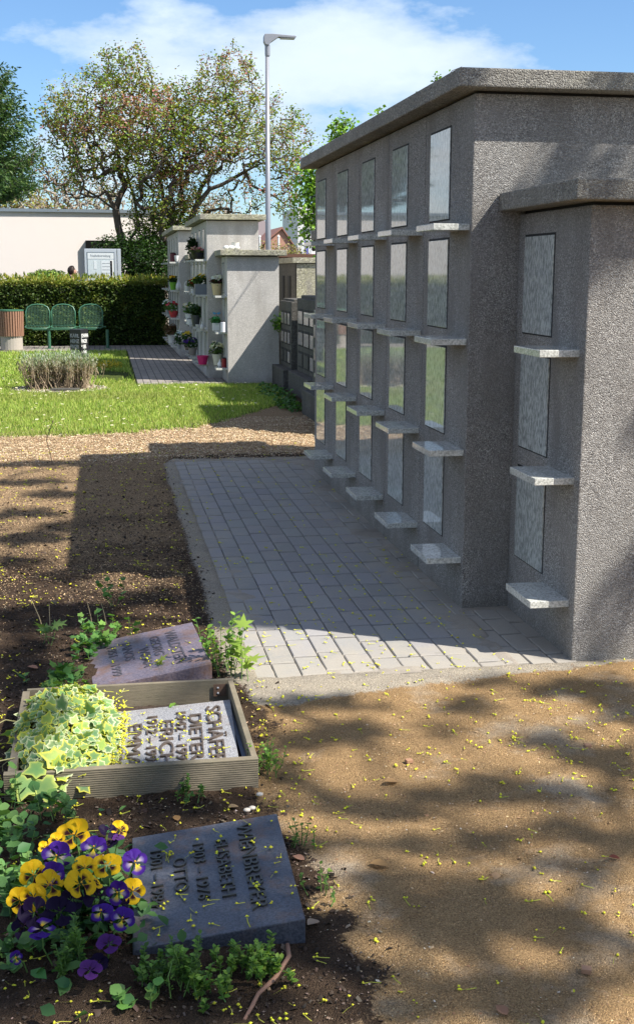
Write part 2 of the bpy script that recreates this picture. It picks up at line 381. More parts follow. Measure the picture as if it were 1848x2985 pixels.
h = mth(k, 'ADD', mth(k, 'MULTIPLY', nC, .5), mth(k, 'ADD', mth(k, 'MULTIPLY', nB, 1.0), mth(k, 'MULTIPLY', vo.outputs['Distance'], -.8)))
bp = k('Bump', Strength=.9, Distance=.009); k.l(h, bp.inputs['Height']); k.l(bp.outputs[0], b.inputs['Normal']); k.l(b.outputs[0], out.inputs[0])
M['earth'] = m
g = fast('ground', np.stack([X, Y, Zg], 1), F, m, None, C, smooth=True); tag(g, 'brown soil, golden sand and seed litter covering the cemetery ground', 'ground', kind='structure')

def gz(x, y):
    """ground height under a point (coarse)"""
    i = np.clip(np.searchsorted(xs, x), 1, nx-1); j = np.clip(np.searchsorted(ys, y), 1, ny-1)
    Z2 = Zg.reshape(ny, nx); return (Z2[j, i]+Z2[j-1, i-1]+Z2[j-1, i]+Z2[j, i-1])/4

# ------------------------------------------------------------------ paving by the near wall
def paving(name, x0, x1, y0, y1, wx, ly, label, skip=None, seed=1, ztop=0.0, gap=.0042):
    rs = np.random.RandomState(seed); mb = MB(); x = x0; row = 0
    while x < x1-.02:
        y = y0-(ly*rs.uniform(.05, .95)) ; y = y0; first = ly*rs.choice([.5, 1.0, .75, .3]); L = first
        while y < y1-.01:
            ye = min(y+L, y1)
            if not (skip and skip((x+wx/2), (y+ye)/2)) and ye-y > .02:
                t = rs.uniform(.90, 1.06); dz = rs.uniform(-.0016, .0016); tl = rs.uniform(-.0012, .0012)
                a, bq, e = x+gap/2, min(x+wx, x1)-gap/2, .004
                z = ztop+dz
                V = [(a, y+gap*2.1, z-.03), (bq, y+gap*2.1, z-.03), (bq, ye-gap*2.1, z-.03), (a, ye-gap*2.1, z-.03),
                     (a, y+gap*2.1, z-e), (bq, y+gap*2.1, z-e), (bq, ye-gap*2.1, z-e), (a, ye-gap*2.1, z-e),
                     (a+e, y+gap*2.1+e, z+tl), (bq-e, y+gap*2.1+e, z-tl), (bq-e, ye-gap*2.1-e, z-tl), (a+e, ye-gap*2.1-e, z+tl)]
                mb.add(V, [(0,1,5,4),(1,2,6,5),(2,3,7,6),(3,0,4,7),(4,5,9,8),(5,6,10,9),(6,7,11,10),(7,4,8,11),(8,9,10,11)], (t, t*rs.uniform(.98, 1.02), t*rs.uniform(.98, 1.05)))
            y += L; L = ly
        x += wx; row += 1
    return tag(mb.make(name, M['paver'], None, col=True), label, 'paving', kind='structure')
m, nt, out = nmat('paver_concrete'); k = N(nt); p = coords(k)
vc = k('VertexColor', _layer_name='Col').outputs[0]
nA = noise(k, p, 5, 6, .65); nB = noise(k, p, 90, 4, .7); nC = noise(k, p, 420, 2, .7)
c = mixc(k, nB, (.225, .218, .205), (.33, .32, .305)); c = mixc(k, 1.0, c, vc, 'MULTIPLY')
sx = k('SeparateXYZ'); k.l(p, sx.inputs[0])
wl = mth(k, 'MULTIPLY', mth(k, 'SUBTRACT', sx.outputs[0], 1.30), 2.2)
lf = mth(k, 'MULTIPLY', mth(k, 'SUBTRACT', .72, sx.outputs[0]), 2.4)
ff = mth(k, 'MULTIPLY', mth(k, 'SUBTRACT', 5.0, sx.outputs[1]), 1.2)
bk = mth(k, 'MULTIPLY', mth(k, 'SUBTRACT', sx.outputs[1], 8.6), .35)
mm = mth(k, 'MAXIMUM', mth(k, 'MAXIMUM', wl, lf), mth(k, 'MAXIMUM', ff, bk))
mm = mth(k, 'MAXIMUM', mm, -.05)
d = mth(k, 'ADD', mm, mth(k, 'MULTIPLY', mth(k, 'SUBTRACT', nA, .48), 2.2)); d = mth(k, 'ADD', d, mth(k, 'MULTIPLY', mth(k, 'SUBTRACT', nB, .5), .9))
dm = ramp(k, d, [(.05, (0.08,)*3), (.55, (.85,)*3)])
c = mixc(k, dm, c, mixc(k, ramp(k, nC, [(.3, (0,)*3), (.7, (1,)*3)]), (.27, .245, .205), (.40, .365, .31)))
b = k('BsdfPrincipled', Roughness=.85); k.l(c, b.inputs['Base Color']); b.inputs['Specular IOR Level'].default_value = .3
bp = k('Bump', Strength=.35, Distance=.003); k.l(mth(k, 'ADD', nB, nC), bp.inputs['Height']); k.l(bp.outputs[0], b.inputs['Normal']); k.l(b.outputs[0], out.inputs[0])
M['paver'] = m
paving('paving', .515, 1.86, 4.44, 10.12, .104, .238, 'small grey concrete pavers dusted with sand in front of the wall', lambda x, y: (y > MY0 and x > MX+.05) or (y > RY and x > RX), 3)
# sand filling the joints and the washed-out dust band: a thin sheet just under the paver tops
m = simple('joint_sand', (.12, .105, .09), .95, var=.5, vscale=120)
jb = fast('joint_sand', [(.53, 4.455, -.010), (1.9, 4.455, -.010), (1.9, 10.11, -.010), (.53, 10.11, -.010)], np.array([[0, 1, 2, 3]]), m); tag(jb, 'dark sand filling the joints of the small grey pavers', 'sand', kind='structure')

# sand washed over the paving: a thin drift that pokes out between and over the blocks
q = np.meshgrid(np.arange(.53, 1.87, .014), np.arange(4.46, 10.11, .016)); dx, dy = q[0].ravel(), q[1].ravel(); qn = q[0].shape
dn_ = fbm(dx, dy, 4.5, 5, 91)-.5; dn2 = fbm(dx, dy, 30, 3, 92)-.5
mk_ = np.maximum.reduce([(dx-1.36)*3.0-.25*(dy > 8.8), (.66-dx)*3.2-.1, (4.80-dy)*2.0-.05, (dy-9.3)*.45-.1])
mk_ = np.where((dx > 1.62) & (dy < 5.3), (dx-1.70)*4, mk_)
dz = -.0125+.0155*np.clip(mk_*.9+dn_*2.6+.08, 0, 1.05)+dn2*.0030
ii = (np.arange(qn[0]-1)[:, None]*qn[1]+np.arange(qn[1]-1)[None]).ravel()
dm_, dnt, dout = nmat('washed_sand'); k = N(dnt); p = coords(k)
c = mixc(k, ramp(k, noise(k, p, 300, 3, .7), [(.3, (0,)*3), (.7, (1,)*3)]), (.22, .19, .15), (.41, .365, .30)); c = mixc(k, ramp(k, noise(k, p, 6, 5, .6), [(.45, (0,)*3), (.65, (.7,)*3)]), c, (.22, .19, .16))
b = k('BsdfPrincipled', Roughness=.95); k.l(c, b.inputs['Base Color']); bp = k('Bump', Strength=.8, Distance=.004); k.l(noise(k, p, 160, 4, .7), bp.inputs['Height']); k.l(bp.outputs[0], b.inputs['Normal']); k.l(b.outputs[0], dout.inputs[0])
dr_ = fast('washed_sand', np.stack([dx, dy, dz], 1), np.stack([ii, ii+1, ii+qn[1]+1, ii+qn[1]], 1), dm_, smooth=True); tag(dr_, 'pale sand washed over the paving along the wall and its edges', 'sand', kind='stuff')

# ------------------------------------------------------------------ far paths
m, nt, out = nmat('far_pavers'); k = N(nt); p = coords(k)
mp = k('Mapping'); k.l(p, mp.inputs['Vector']); mp.inputs['Rotation'].default_value = (0, 0, PI/2)
br = k('TexBrick', Scale=1.0, Mortar__Size=.006, Brick__Width=.24, Row__Height=.105); k.l(mp.outputs[0], br.inputs['Vector'])
br.inputs['Color1'].default_value = (.30, .265, .225, 1); br.inputs['Color2'].default_value = (.235, .21, .185, 1); br.inputs['Mortar'].default_value = (.05, .045, .035, 1)
c = mixc(k, 1.0, br.outputs[0], ramp(k, noise(k, p, 6, 5, .6), [(.3, (.75,)*3), (.7, (1.1,)*3)]), 'MULTIPLY')
b = k('BsdfPrincipled', Roughness=.85); k.l(c, b.inputs['Base Color']); k.l(b.outputs[0], out.inputs[0]); M['farpave'] = m
def slab(name, x0, x1, y0, y1, z, mat, label):
    o = MB().box((x0, y0, z-.06), (x1, y1, z)).make(name, mat); return tag(o, label, 'path', kind='structure')
slab('path', .44, 1.72, 17.28, 24.88, .012, M['farpave'], 'brownish block path in front of the flower shelves')
slab('path', -12, 4.5, 24.89, 26.7, .012, M['farpave'], 'brownish block path running along the hedge and the benches')

# ================================================================== COLUMBARIA
def columbarium(name, X0, Y0, ncol, W, depth, ztop, rows, pz0, sz0, po, pw, so, sw, mat, matcap, label, cap=(.10, .10), end_over=(.10, .10), capt=.078, plate=None, base=-.03, joints=2):
    root = empty(name, (X0+depth/2, Y0+ncol*W/2, 0), label, 'columbarium')
    for c in range(ncol):
        ya, yb = Y0+W*c, Y0+W*(c+1)
        MB().box((X0, ya+(.003 if c else 0), base), (X0+depth, yb-(.003 if c < ncol-1 else 0), ztop)).make('concrete_block', mat, root, bevel=.006)
    if ncol > 1: MB().box((X0+.012, Y0+.1, base), (X0+depth-.012, Y0+ncol*W-.1, ztop-.01)).make('joint_filling', M['joint'], root)
    Ye = Y0+ncol*W
    MB().box((X0+.02, Y0+.02, ztop), (X0+depth-.02, Ye-.02, ztop+.013)).make('bedding_strip', M['joint'], root)
    zc = ztop+.013
    cuts = [Y0-end_over[0]]+([Y0+W*2.5] if ncol > 4 else [])+[Ye+end_over[1]]
    for a, bb in zip(cuts[:-1], cuts[1:]):
        MB().box((X0-cap[0], a+.0015, zc), (X0+depth+cap[1], bb-.0015, zc+capt)).make('cap_slab', matcap, root, bevel=.008)
    for c in range(ncol):
        for r in range(rows):
            yn = Y0+W*c+po; zt = pz0-r*.5085; zb = zt-.4136
            if zb > .1:
                MB().box((X0-.0015, yn-.008, zb-.006), (X0+.02, yn+pw+.006, zt+.010)).make('gap_shade', M['joint'], root)  # black plate painted in for the shadow gap around the name plate
                bbox('name_plate', (X0-.0055, yn, zb), (X0+.02, yn+pw, zt), plate or M['plate'], root, .0015)
            ys_ = Y0+W*c+so; z = sz0-r*.5085
            if z > 0: bbox('shelf', (X0-.165, ys_, z-.0288), (X0+.015, ys_+sw, z), M['shelf'], root, .0025)
    return root
columbarium('columbarium', MX, MY0, 5, MW, 1.3, 2.318, 4, 2.215, 1.767, .362, .349, .033, .310, M['conc'], M['conc_cap'], 'tall dark grey urn wall with five columns of blank granite plates')
columbarium('columbarium', RX, RY, 1, MY0-RY-.001, .84, 1.807, 3, 1.707, 1.256, .375, .355, .055, .31, M['conc'], M['conc_cap'], 'low dark urn block with three blank plates, nearest one, at the right edge', end_over=(.10, -.001))
columbarium('columbarium', RX, MY0+5*MW+.001, 1, .826, .84, 1.807, 3, 1.707, 1.256, .375, .355, .055, .31, M['conc'], M['conc_cap'], 'low concrete urn block barely seen behind the far end of the tall wall', end_over=(-.001, .10))
# the older, flower-decked row beyond the lawn
M['written'] = None
m, nt, out = nmat('inscribed_plate'); k = N(nt); p = coords(k)
mp = k('Mapping'); k.l(p, mp.inputs['Vector']); mp.inputs['Scale'].default_value = (1, 1, 1)
n = noise(k, p, 42, 2, .5); c = mixc(k, ramp(k, n, [(.60, (0,)*3), (.66, (.8,)*3)]), (.42, .42, .40), (.12, .12, .12))
b = k('BsdfPrincipled', Roughness=.25); k.l(c, b.inputs['Base Color']); k.l(b.outputs[0], out.inputs[0]); M['written'] = m
FW = .785
T2 = (1.50, 18.17); L2 = (1.71, 17.35); T3 = (1.37, 22.85); L3 = (1.58, 22.05)
columbarium('columbarium', T2[0], T2[1], 4, FW, .76, 2.29, 4, 2.18, 1.74, .33, .33, .033, .31, M['conc_far'], M['cap_lit_end'], 'tall pale urn block with flower pots, right behind the low pale block beyond the lawn', plate=M['written'])
columbarium('columbarium', L2[0], L2[1], 1, .819, .735, 1.772, 3, 1.68, 1.23, .36, .34, .05, .31, M['conc_far'], M['cap_lit_end'], 'low pale concrete urn block with a broad sunlit end face beyond the lawn', end_over=(.10, -.001), plate=M['written'])
columbarium('columbarium', T3[0], T3[1], 5, FW, .80, 2.29, 4, 2.18, 1.74, .33, .33, .033, .31, M['conc_far'], M['cap_lit_end'], 'rearmost tall pale urn block, at the hedge end of the flower-decked row', plate=M['written'])
columbarium('columbarium', L3[0], L3[1], 1, .799, .84, 1.772, 3, 1.68, 1.23, .36, .34, .05, .31, M['conc_far'], M['cap_lit_end'], 'low urn block hidden between the two tall flower-decked ones', end_over=(.10, -.001), plate=M['written'])

# dark old stone blocks between the two rows
def old_block(X0, Y0, L, zl, zu, label, top_in=.05, depth=1.1):
    r = empty('stone_columbarium', (X0+.4, Y0+L/2, 0), label, 'columbarium')
    MB().box((X0-.16, Y0-.05, -.05), (X0+depth, Y0+L+.02, .27)).make('plinth', M['old'], r, bevel=.012)
    MB().box((X0-.04, Y0, .27), (X0+.25, Y0+L, zl)).make('niche_block', M['old'], r, bevel=.01)
    MB().box((X0+top_in, Y0+.03, .275), (X0+depth-.02, Y0+L-.03, zu)).make('stone_block', M['old'], r, bevel=.01)
    if zu > zl+.2:
        MB().box((X0+top_in-.05, Y0-.03, zu+.001), (X0+depth+.05, Y0+L+.03, zu+.085)).make('cap_slab', M['cap_lit_end'], r, bevel=.008)
        MB().box((X0+top_in+.01, Y0+.021, zl+.02), (X0+depth-.04, Y0+.03, zu-.01)).make('sunlit_end_tint', M['cap_lit_end'], r)  # pale facing puts sunlight into the colour of the dark end
    for c in range(3):
        for q in range(3):
            y0 = Y0+.07+c*(L-.1)/3; z0 = .33+q*(zl-.40)/3
            MB().box((X0-.044, y0, z0), (X0-.03, y0+(L-.1)/3-.08, z0+(zl-.40)/3-.06)).make('recess', M['joint'], r)
            bbox('name_plate', (X0-.052, y0+.03, z0+.02), (X0-.03, y0+(L-.1)/3-.10, z0+(zl-.40)/3-.09), M['written2'] if q or c == 0 else M['old'], r, .004)
    return r
M['written2'] = granite('reddish_plate', (.42, .36, .33), (.2, .16, .15), .15, 60, .5)
old_block(2.50, 16.30, 1.02, 1.17, 1.20, 'dark weathered stone urn block with nine framed plates, right of the pale low block', top_in=.0, depth=.45)
o = empty('stone_columbarium', (3.4, 20.3, 0), 'tall dark old stone block with its end coloured pale for sunlight and a flat cap', 'columbarium')
MB().box((3.0, 19.45, -.02), (4.3, 21.35, 1.70)).make('stone_block', M['old'], o, bevel=.01)
MB().box((3.02, 19.42, .02), (4.28, 19.448, 1.69)).make('sunlit_end_tint', M['cap_lit_end'], o)  # end coloured lighter than the block to stand for sunshine
MB().box((2.95, 19.38, 1.701), (4.35, 21.4, 1.785)).make('cap_slab', M['cap_lit_end'], o, bevel=.008)
for a in (19.9, 20.6): MB().box((2.985, a, .9), (2.999, a+.25, 1.5)).make('relief', M['joint'], o)
old_block(2.56, 14.62, 1.55, 1.22, 1.26, 'lower dark stone urn block peeping out from behind the tall near wall', top_in=.01)
old_block(2.32, 11.5, 2.0, 1.15, 1.74, 'old stone urn block standing hidden behind the tall near wall', top_in=.1, depth=.9)
old_block(2.86, 13.65, 2.1, 1.2, 1.96, 'taller old stone urn block hidden behind the near wall, beside the lower dark one', top_in=.02, depth=.9)
o = MB().box((3.0, 30, -.1), (16, 30.3, 1.92)).box((2.95, 29.95, 1.922), (16, 30.35, 2.0)).make('brown_wall', simple('rust_brown_wall', (.12, .055, .035), .8, var=.2), bevel=0)
tag(o, 'long low rust-brown wall behind the dark stone urn blocks', 'wall')

# ================================================================== LAWN
def scatter(n, x0, x1, y0, y1, fn, rs=R):
    x = rs.uniform(x0, x1, n); y = rs.uniform(y0, y1, n); kp = fn(x, y) > rs.uniform(size=n); return x[kp], y[kp]
def lawn_w(x, y):
    w_ = zones(x, y)[2]
    path = ((x > .40) & (x < 1.75) & (y > 17.2)) | (y > 24.86)
    blk = (x > 1.45) & (y > 17.2)
    blk |= (x > 2.3) & (y > 14.5)
    bed = sm(1.0-np.hypot((x+.62)/.68, (y-16.85)/.62), 0, .1)*.85
    bed2 = sm(1.0-np.hypot((x-.08)/.36, (y-18.9)/1.0), 0, .3)
    return np.where(path | blk, 0, w_)*(1-bed)*(1-bed2)
def blades(name, x, y, h, wd, cols, lean=.5, label='', cat='grass'):
    n = len(x); a = R.uniform(0, 2*PI, n); d = np.stack([np.cos(a), np.sin(a)], 1)*wd[:, None]/2
    l = R.normal(size=(n, 2))*lean*h[:, None]*.6; z = gz(x, y)
    P0 = np.stack([x-d[:, 0], y-d[:, 1], z-.004], 1); P1 = np.stack([x+d[:, 0], y+d[:, 1], z-.004], 1); P2 = np.stack([x+l[:, 0], y+l[:, 1], z+h], 1)
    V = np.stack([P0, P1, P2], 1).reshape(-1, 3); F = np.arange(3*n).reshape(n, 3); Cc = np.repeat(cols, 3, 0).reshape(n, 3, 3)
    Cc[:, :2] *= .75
    return fast(name, V, F, M['leaf'], None, Cc.reshape(-1, 3))
GR = [(.27, .40, .06), (.38, .52, .09), (.52, .60, .14), (.60, .58, .22), (.17, .27, .05)]
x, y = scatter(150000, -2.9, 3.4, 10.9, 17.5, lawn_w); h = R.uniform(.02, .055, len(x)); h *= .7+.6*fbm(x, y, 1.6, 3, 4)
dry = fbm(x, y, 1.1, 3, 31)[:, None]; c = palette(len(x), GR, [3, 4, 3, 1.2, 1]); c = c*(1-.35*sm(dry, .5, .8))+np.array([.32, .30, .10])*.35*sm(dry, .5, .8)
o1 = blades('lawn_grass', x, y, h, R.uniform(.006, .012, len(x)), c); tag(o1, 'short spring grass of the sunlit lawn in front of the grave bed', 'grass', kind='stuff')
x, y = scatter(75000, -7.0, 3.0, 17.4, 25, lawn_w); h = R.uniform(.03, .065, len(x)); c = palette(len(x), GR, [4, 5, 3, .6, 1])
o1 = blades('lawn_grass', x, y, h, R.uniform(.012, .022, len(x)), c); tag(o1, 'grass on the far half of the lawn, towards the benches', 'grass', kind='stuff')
x, y = scatter(900, -2.9, 2.0, 11.9, 24.5, lambda x, y: lawn_w(x, y)*sm(fbm(x, y, .8, 3, 77), .45, .62)); n = len(x)
T = (np.array([(0, 0, .004)]+[(math.cos(a), math.sin(a), 0) for a in np.linspace(0, 2*PI, 7)[:-1]]), np.array([(0, i+1, (i+1) % 6+1) for i in range(6)]))
cc = np.tile([.85, .85, .80], (n, 1)); V, F_, C_ = leafcloud(np.stack([x, y, gz(x, y)+R.uniform(.03, .06, n)], 1), R.uniform(.012, .020, n), T, cc, up=3.0)
C_ = C_.reshape(n, 7, 3); C_[:, 0] = (.8, .6, .05)
tag(fast('daisies', V, F_, M['petal'], None, C_.reshape(-1, 3)), 'tiny white daisies dotted over the lawn', 'daisies', kind='stuff')

# ================================================================== HEDGE
def leafshell(n, lo, hi, faces, rough=.05, seed=5):
    """points near the skin of a box"""
    rs = np.random.RandomState(seed); P = []
    lo = np.array(lo); hi = np.array(hi)
    areas = []
    for ax, side in faces:
        o = [i for i in range(3) if i != ax]; areas.append((hi[o[0]]-lo[o[0]])*(hi[o[1]]-lo[o[1]]))
    for (ax, side), a in zip(faces, areas):
        m_ = int(n*a/sum(areas)); p = rs.uniform(lo, hi, (m_, 3)); u, v = [i for i in range(3) if i != ax]
        off = (fbm(p[:, u], p[:, v], 2.6, 3, seed)-.5)*rough*2.4; dpt = rs.exponential(rough*.5, m_)
        p[:, ax] = (hi[ax]+off-dpt) if side > 0 else (lo[ax]-off+dpt); P.append(p)
    return np.concatenate(P)
hr = empty('clipped_hedge', (-3, 27.1, 0), 'long clipped yew hedge with yellowish new tips on top, behind the green seats', 'hedge')
P = leafshell(62000, (-9, 26.62, .02), (1.36, 27.7, 1.36), [(1, -1), (1, -1), (2, 1)], .07)
n = len(P); top = sm(P[:, 2], 1.2, 1.4); mott = fbm(P[:, 0], P[:, 2], 5, 3, 9)
cdk = palette(n, [(.035, .07, .014), (.055, .10, .02), (.09, .14, .03), (.03, .05, .015)], [3, 3, 2, 1]); cnew = palette(n, [(.22, .24, .03), (.30, .27, .05), (.16, .22, .03)])
f = np.clip(top*.75+sm(mott, .56, .72)*.35+R.uniform(-.15, .15, n), 0, 1)[:, None]
fr = rand_rot(n, .5); V, F_, C_ = leafcloud(P, R.uniform(.035, .075, n), T_DIAMOND, cdk*(1-f)+cnew*f, frames=fr)
fast('foliage', V, F_, M['leaf'], hr, C_)
x = R.uniform(-9, 1.34, 2600); yy = R.uniform(26.65, 27.6, 2600); P = np.stack([x, yy, 1.36+R.uniform(-.02, .10, 2600)], 1)
a, b_, c_ = rand_rot(2600); b_ = b_*.3+np.array([0, 0, 1.0]); V, F_, C_ = leafcloud(P, R.uniform(.04, .10, 2600), T_DIAMOND, palette(2600, [(.24, .26, .03), (.32, .30, .06), (.14, .20, .03)]), frames=(a, b_, c_))
fast('new_shoots', V, F_, M['leaf'], hr, C_)
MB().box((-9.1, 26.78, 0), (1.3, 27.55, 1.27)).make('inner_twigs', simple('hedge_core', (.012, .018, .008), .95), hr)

# ================================================================== WHITE BUILDING
wall_m = simple('pale_render', (.77, .70, .65), .9, var=.02, vscale=3, bump=.3, bscale=90)
br_ = empty('white_building', (-4, 35, 0), 'long single-storey building with pale cream render, grey roof edge and gently curved wall', 'building')
cx = np.linspace(-14, 2.0, 40); cy = 33+.018*(cx+3)**2*.6
V = []; F_ = []
for i, (a, b_) in enumerate(zip(cx, cy)):
    V += [(a, b_, -.1), (a, b_, 3.07), (a, b_+6, 3.07), (a, b_+6, -.1)]
for i in range(len(cx)-1):
    q = 4*i; F_ += [(q, q+4, q+5, q+1), (q+1, q+5, q+6, q+2), (q+2, q+6, q+7, q+3)]
F_ += [(0, 1, 2, 3), (4*39+3, 4*39+2, 4*39+1, 4*39)]
mb = MB(); mb.add(V, F_); mb.make('wall', wall_m, br_)
V = []; F_ = []
for a, b_ in zip(cx, cy):
    V += [(a, b_-.06, 3.071), (a, b_-.06, 3.15), (a, b_+6.1, 3.15), (a, b_+6.1, 3.071)]
for i in range(len(cx)-1):
    q = 4*i; F_ += [(q, q+4, q+5, q+1), (q+1, q+5, q+6, q+2), (q+2, q+6, q+7, q+3), (q+3, q+7, q+4, q)]
F_ += [(0, 1, 2, 3), (4*39+3, 4*39+2, 4*39+1, 4*39)]
MB().add(V, F_).make('roof_edge', simple('roof_flashing', (.22, .26, .30), .45, .3), br_)
dr = MB().box((-.42, 32.93, 0), (-.28, 33.3, 2.36)).box((1.10, 32.93, 0), (1.22, 33.3, 2.36)).box((-.28, 32.93, 2.24), (1.10, 33.3, 2.36)).make('door', M['vc'], br_)
MB().box((-.275, 32.97, 0), (1.095, 33.2, 2.235)).make('door_glass', simple('dark_glass', (.03, .035, .04), .08), dr)

# ================================================================== NOTICE BOARD
nb = empty('notice_board', (0, 28, 0), 'grey aluminium notice board with a white printed sheet, beside the dark bushes', 'notice board')
x0, x1, yb = -.39, .32, 28.0
MB().box((x0, yb, .35), (x1, yb+.12, 2.06)).make('case', M['alu'], nb, bevel=.01)
MB().box((x1+.005, yb-.01, .0), (x1+.085, yb+.10, 2.06)).make('post', M['alu'], nb, bevel=.01)
MB().box((x0-.01, yb+.02, .0), (x0+.05, yb+.11, .35)).make('post', M['alu'], nb, bevel=.01)
MB().box((x0+.055, yb-.006, .45), (x0+.065, yb-.001, 1.99)).box((x1-.065, yb-.006, .45), (x1-.055, yb-.001, 1.99)).box((x0+.066, yb-.006, 1.98), (x1-.066, yb-.001, 1.99)).make('frame', simple('dark_frame', (.12, .15, .18), .4), nb)
MB().box((x0+.07, yb-.004, .46), (x1-.07, yb-.0015, 1.83)).make('backing', simple('pale_blue_sheet', (.50, .56, .58), .3), nb)
MB().box((x0+.07, yb-.005, 1.84), (x1-.07, yb-.0015, 1.97)).make('header', simple('white_sheet', (.62, .65, .66), .3), nb)
gm = simple('printed_grey', (.22, .25, .28), .6)
mb = MB()
for (a, b0, c_, d) in [(.20, 1.62, .26, 1.80), (.36, 1.25, .60, 1.80)]:
    mb.box((x0+a, yb-.0075, b0), (x0+c_, yb-.0045, d))
mb.make('notice_sheet', simple('paper_sheet', (.60, .64, .66), .5), nb)
MB().box((x1-.155, yb-.0075, 1.32), (x1-.085, yb-.0045, 1.82)).make('notice_sheet', simple('paper_white', (.75, .75, .73), .5), nb)
mb = MB()
for i in range(5): mb.box((x0+.38, yb-.010, 1.74-i*.07), (x0+.58, yb-.0078, 1.748-i*.07))
for i in range(6): mb.box((x1-.15, yb-.010, 1.27-i*.05), (x1-.09, yb-.0078, 1.29-i*.05))
mb.make('printing', gm, nb)

# ------------------------------------------------------------------ text
def text_mesh(s, size, ext, name, mat, parent, origin, xdir, ydir, zdir, sx=1.0, bold=0.0, bev=0, length=None):
    cu = bpy.data.curves.new('txt', 'FONT'); cu.body = s; cu.size = size; cu.extrude = ext; cu.offset = bold; cu.bevel_depth = bev
    ob = bpy.data.objects.new('txt', cu); COL.objects.link(ob)
    dg = bpy.context.evaluated_depsgraph_get(); me = bpy.data.meshes.new_from_object(ob.evaluated_get(dg))
    bpy.data.objects.remove(ob, do_unlink=True)
    co = np.zeros(len(me.vertices)*3, np.float32); me.vertices.foreach_get('co', co); co = co.reshape(-1, 3)
    w_ = co[:, 0].max()-co[:, 0].min(); co[:, 0] -= co[:, 0].min(); co[:, 0] *= (length/w_ if length else sx)
    xd, yd, zd = [np.array(v, float)/np.linalg.norm(v) for v in (xdir, ydir, zdir)]
    co = np.array(origin)+co[:, :1]*xd+co[:, 1:2]*yd+(co[:, 2:3]+ext)*zd
    me.vertices.foreach_set('co', co.astype(np.float32).ravel()); me.update(); me.materials.clear()
    return link(name, me, mat, parent)
text_mesh('Friedhofsverwaltung', .075, .001, 'heading', gm, nb, (x0+.13, yb-.0055, 1.885), (1, 0, 0), (0, 0, 1), (0, -1, 0), .72)

# ================================================================== MESH SEATS AND BIN
def bench():
    r = empty('seat_row', (-.95, 25.7, 0), 'row of three green wire-mesh seats on one rail in front of the hedge', 'bench')
    gm_ = M['green_metal']; Yb = 25.9
    mesh_m, nt, out = nmat('green_wire_mesh'); k = N(nt); p = coords(k)
    sx = k('SeparateXYZ'); k.l(p, sx.inputs[0])
    def bars(o, per, wd): return mth(k, 'LESS_THAN', mth(k, 'FRACT', mth(k, 'DIVIDE', o, per)), wd)
    bz = mth(k, 'ADD', sx.outputs[2], mth(k, 'MULTIPLY', sx.outputs[1], .95))
    al = mth(k, 'MAXIMUM', bars(sx.outputs[0], .03, .085), bars(bz, .03, .085))
    b = k('BsdfPrincipled', Roughness=.35); b.inputs['Base Color'].default_value = (.12, .24, .16, 1); k.l(al, b.inputs['Alpha']); k.l(b.outputs[0], out.inputs[0])
    for cxp in (79, 141, 215):
        pass
    for c in (DY(90, 760, Yb)[0], DY(151, 760, Yb)[0], DY(217, 760, Yb)[0]):
        hw = .235
        # back: arched outline
        pts = [(-hw, .47), (-hw-.005, .75), (-hw*.86, .84), (-hw*.5, .885), (0, .90), (hw*.5, .885), (hw*.86, .84), (hw+.005, .75), (hw, .47)]
        P = [(c+a, Yb+.10*(z-.45)/.45+.02, z) for a, z in pts]
        MB().tube(P, .014, 6).make('back_frame', gm_, r, smooth=True)
        V = [(c, Yb+.06, .6)]+[tuple(q) for q in P]; MB().add(V, [(0, i, i+1) for i in range(1, len(P))]+[(0, len(P), 1)]).make('mesh_back', mesh_m, r)
        S = [(c-hw, Yb+.02, .47), (c-hw*1.02, Yb-.36, .45), (c-hw*.8, Yb-.41, .43), (c+hw*.8, Yb-.41, .43), (c+hw*1.02, Yb-.36, .45), (c+hw, Yb+.02, .47), (c-hw, Yb+.02, .47)]
        MB().tube(S, .014, 6).make('seat_frame', gm_, r, smooth=True)
        MB().add([S[0], S[1], S[2], S[3], S[4], S[5]], [(0, 1, 2, 3, 4, 5)]).make('mesh_seat', mesh_m, r)
        MB().box((c+hw, Yb-.2, .44), (c+hw+.07, Yb-.13, .46)).make('armrest_bracket', gm_, r)
    xa, xb = DY(90, 760, Yb)[0]-.1, DY(217, 760, Yb)[0]+.1
    MB().box((xa, Yb-.2, .385), (xb, Yb-.14, .43)).make('rail', gm_, r, bevel=.004)
    for lx in (DY(118, 800, Yb)[0], DY(256, 800, Yb)[0]-.0):
        MB().tube([(lx, Yb-.17, .0), (lx, Yb-.17, .39)], .032, 10).box((lx-.08, Yb-.25, .012), (lx+.08, Yb-.09, .02)).make('leg', gm_, r, smooth=False)
    return r
bench()
bn = empty('litter_bin', (DY(27, 800, 25.2)[0], 25.2, 0), 'round litter bin of brown wooden slats on a concrete foot beside the seats', 'litter bin')
bx = bn.location[0]
MB().lathe([(.21, .0), (.22, .02), (.215, .36), (.20, .37)], (bx, 25.2, .01), 24).make('foot', simple('pale_concrete', (.38, .34, .29), .9, bump=.3), bn)
for i in range(30):
    a = i*2*PI/30; c, s = math.cos(a), math.sin(a)
    MB().box((.213, -.0165, .30), (.245, .0165, .80)).make('slat', M['vc'] if False else simple('bin_wood', (.30, .16, .10), .7, var=.25) if i == 0 else bpy.data.materials['bin_wood'], bn)
    o = bn.children[-1]; o.data.transform(Matrix.Rotation(a, 4, 'Z')); 
    o.data.transform(Matrix.Translation((bx, 25.2, 0)))
    for v in o.data.vertices: v.co.x = bx+(v.co.x-bx)*(1+.10*(v.co.z-.3)); v.co.y = 25.2+(v.co.y-25.2)*(1+.10*(v.co.z-.3))
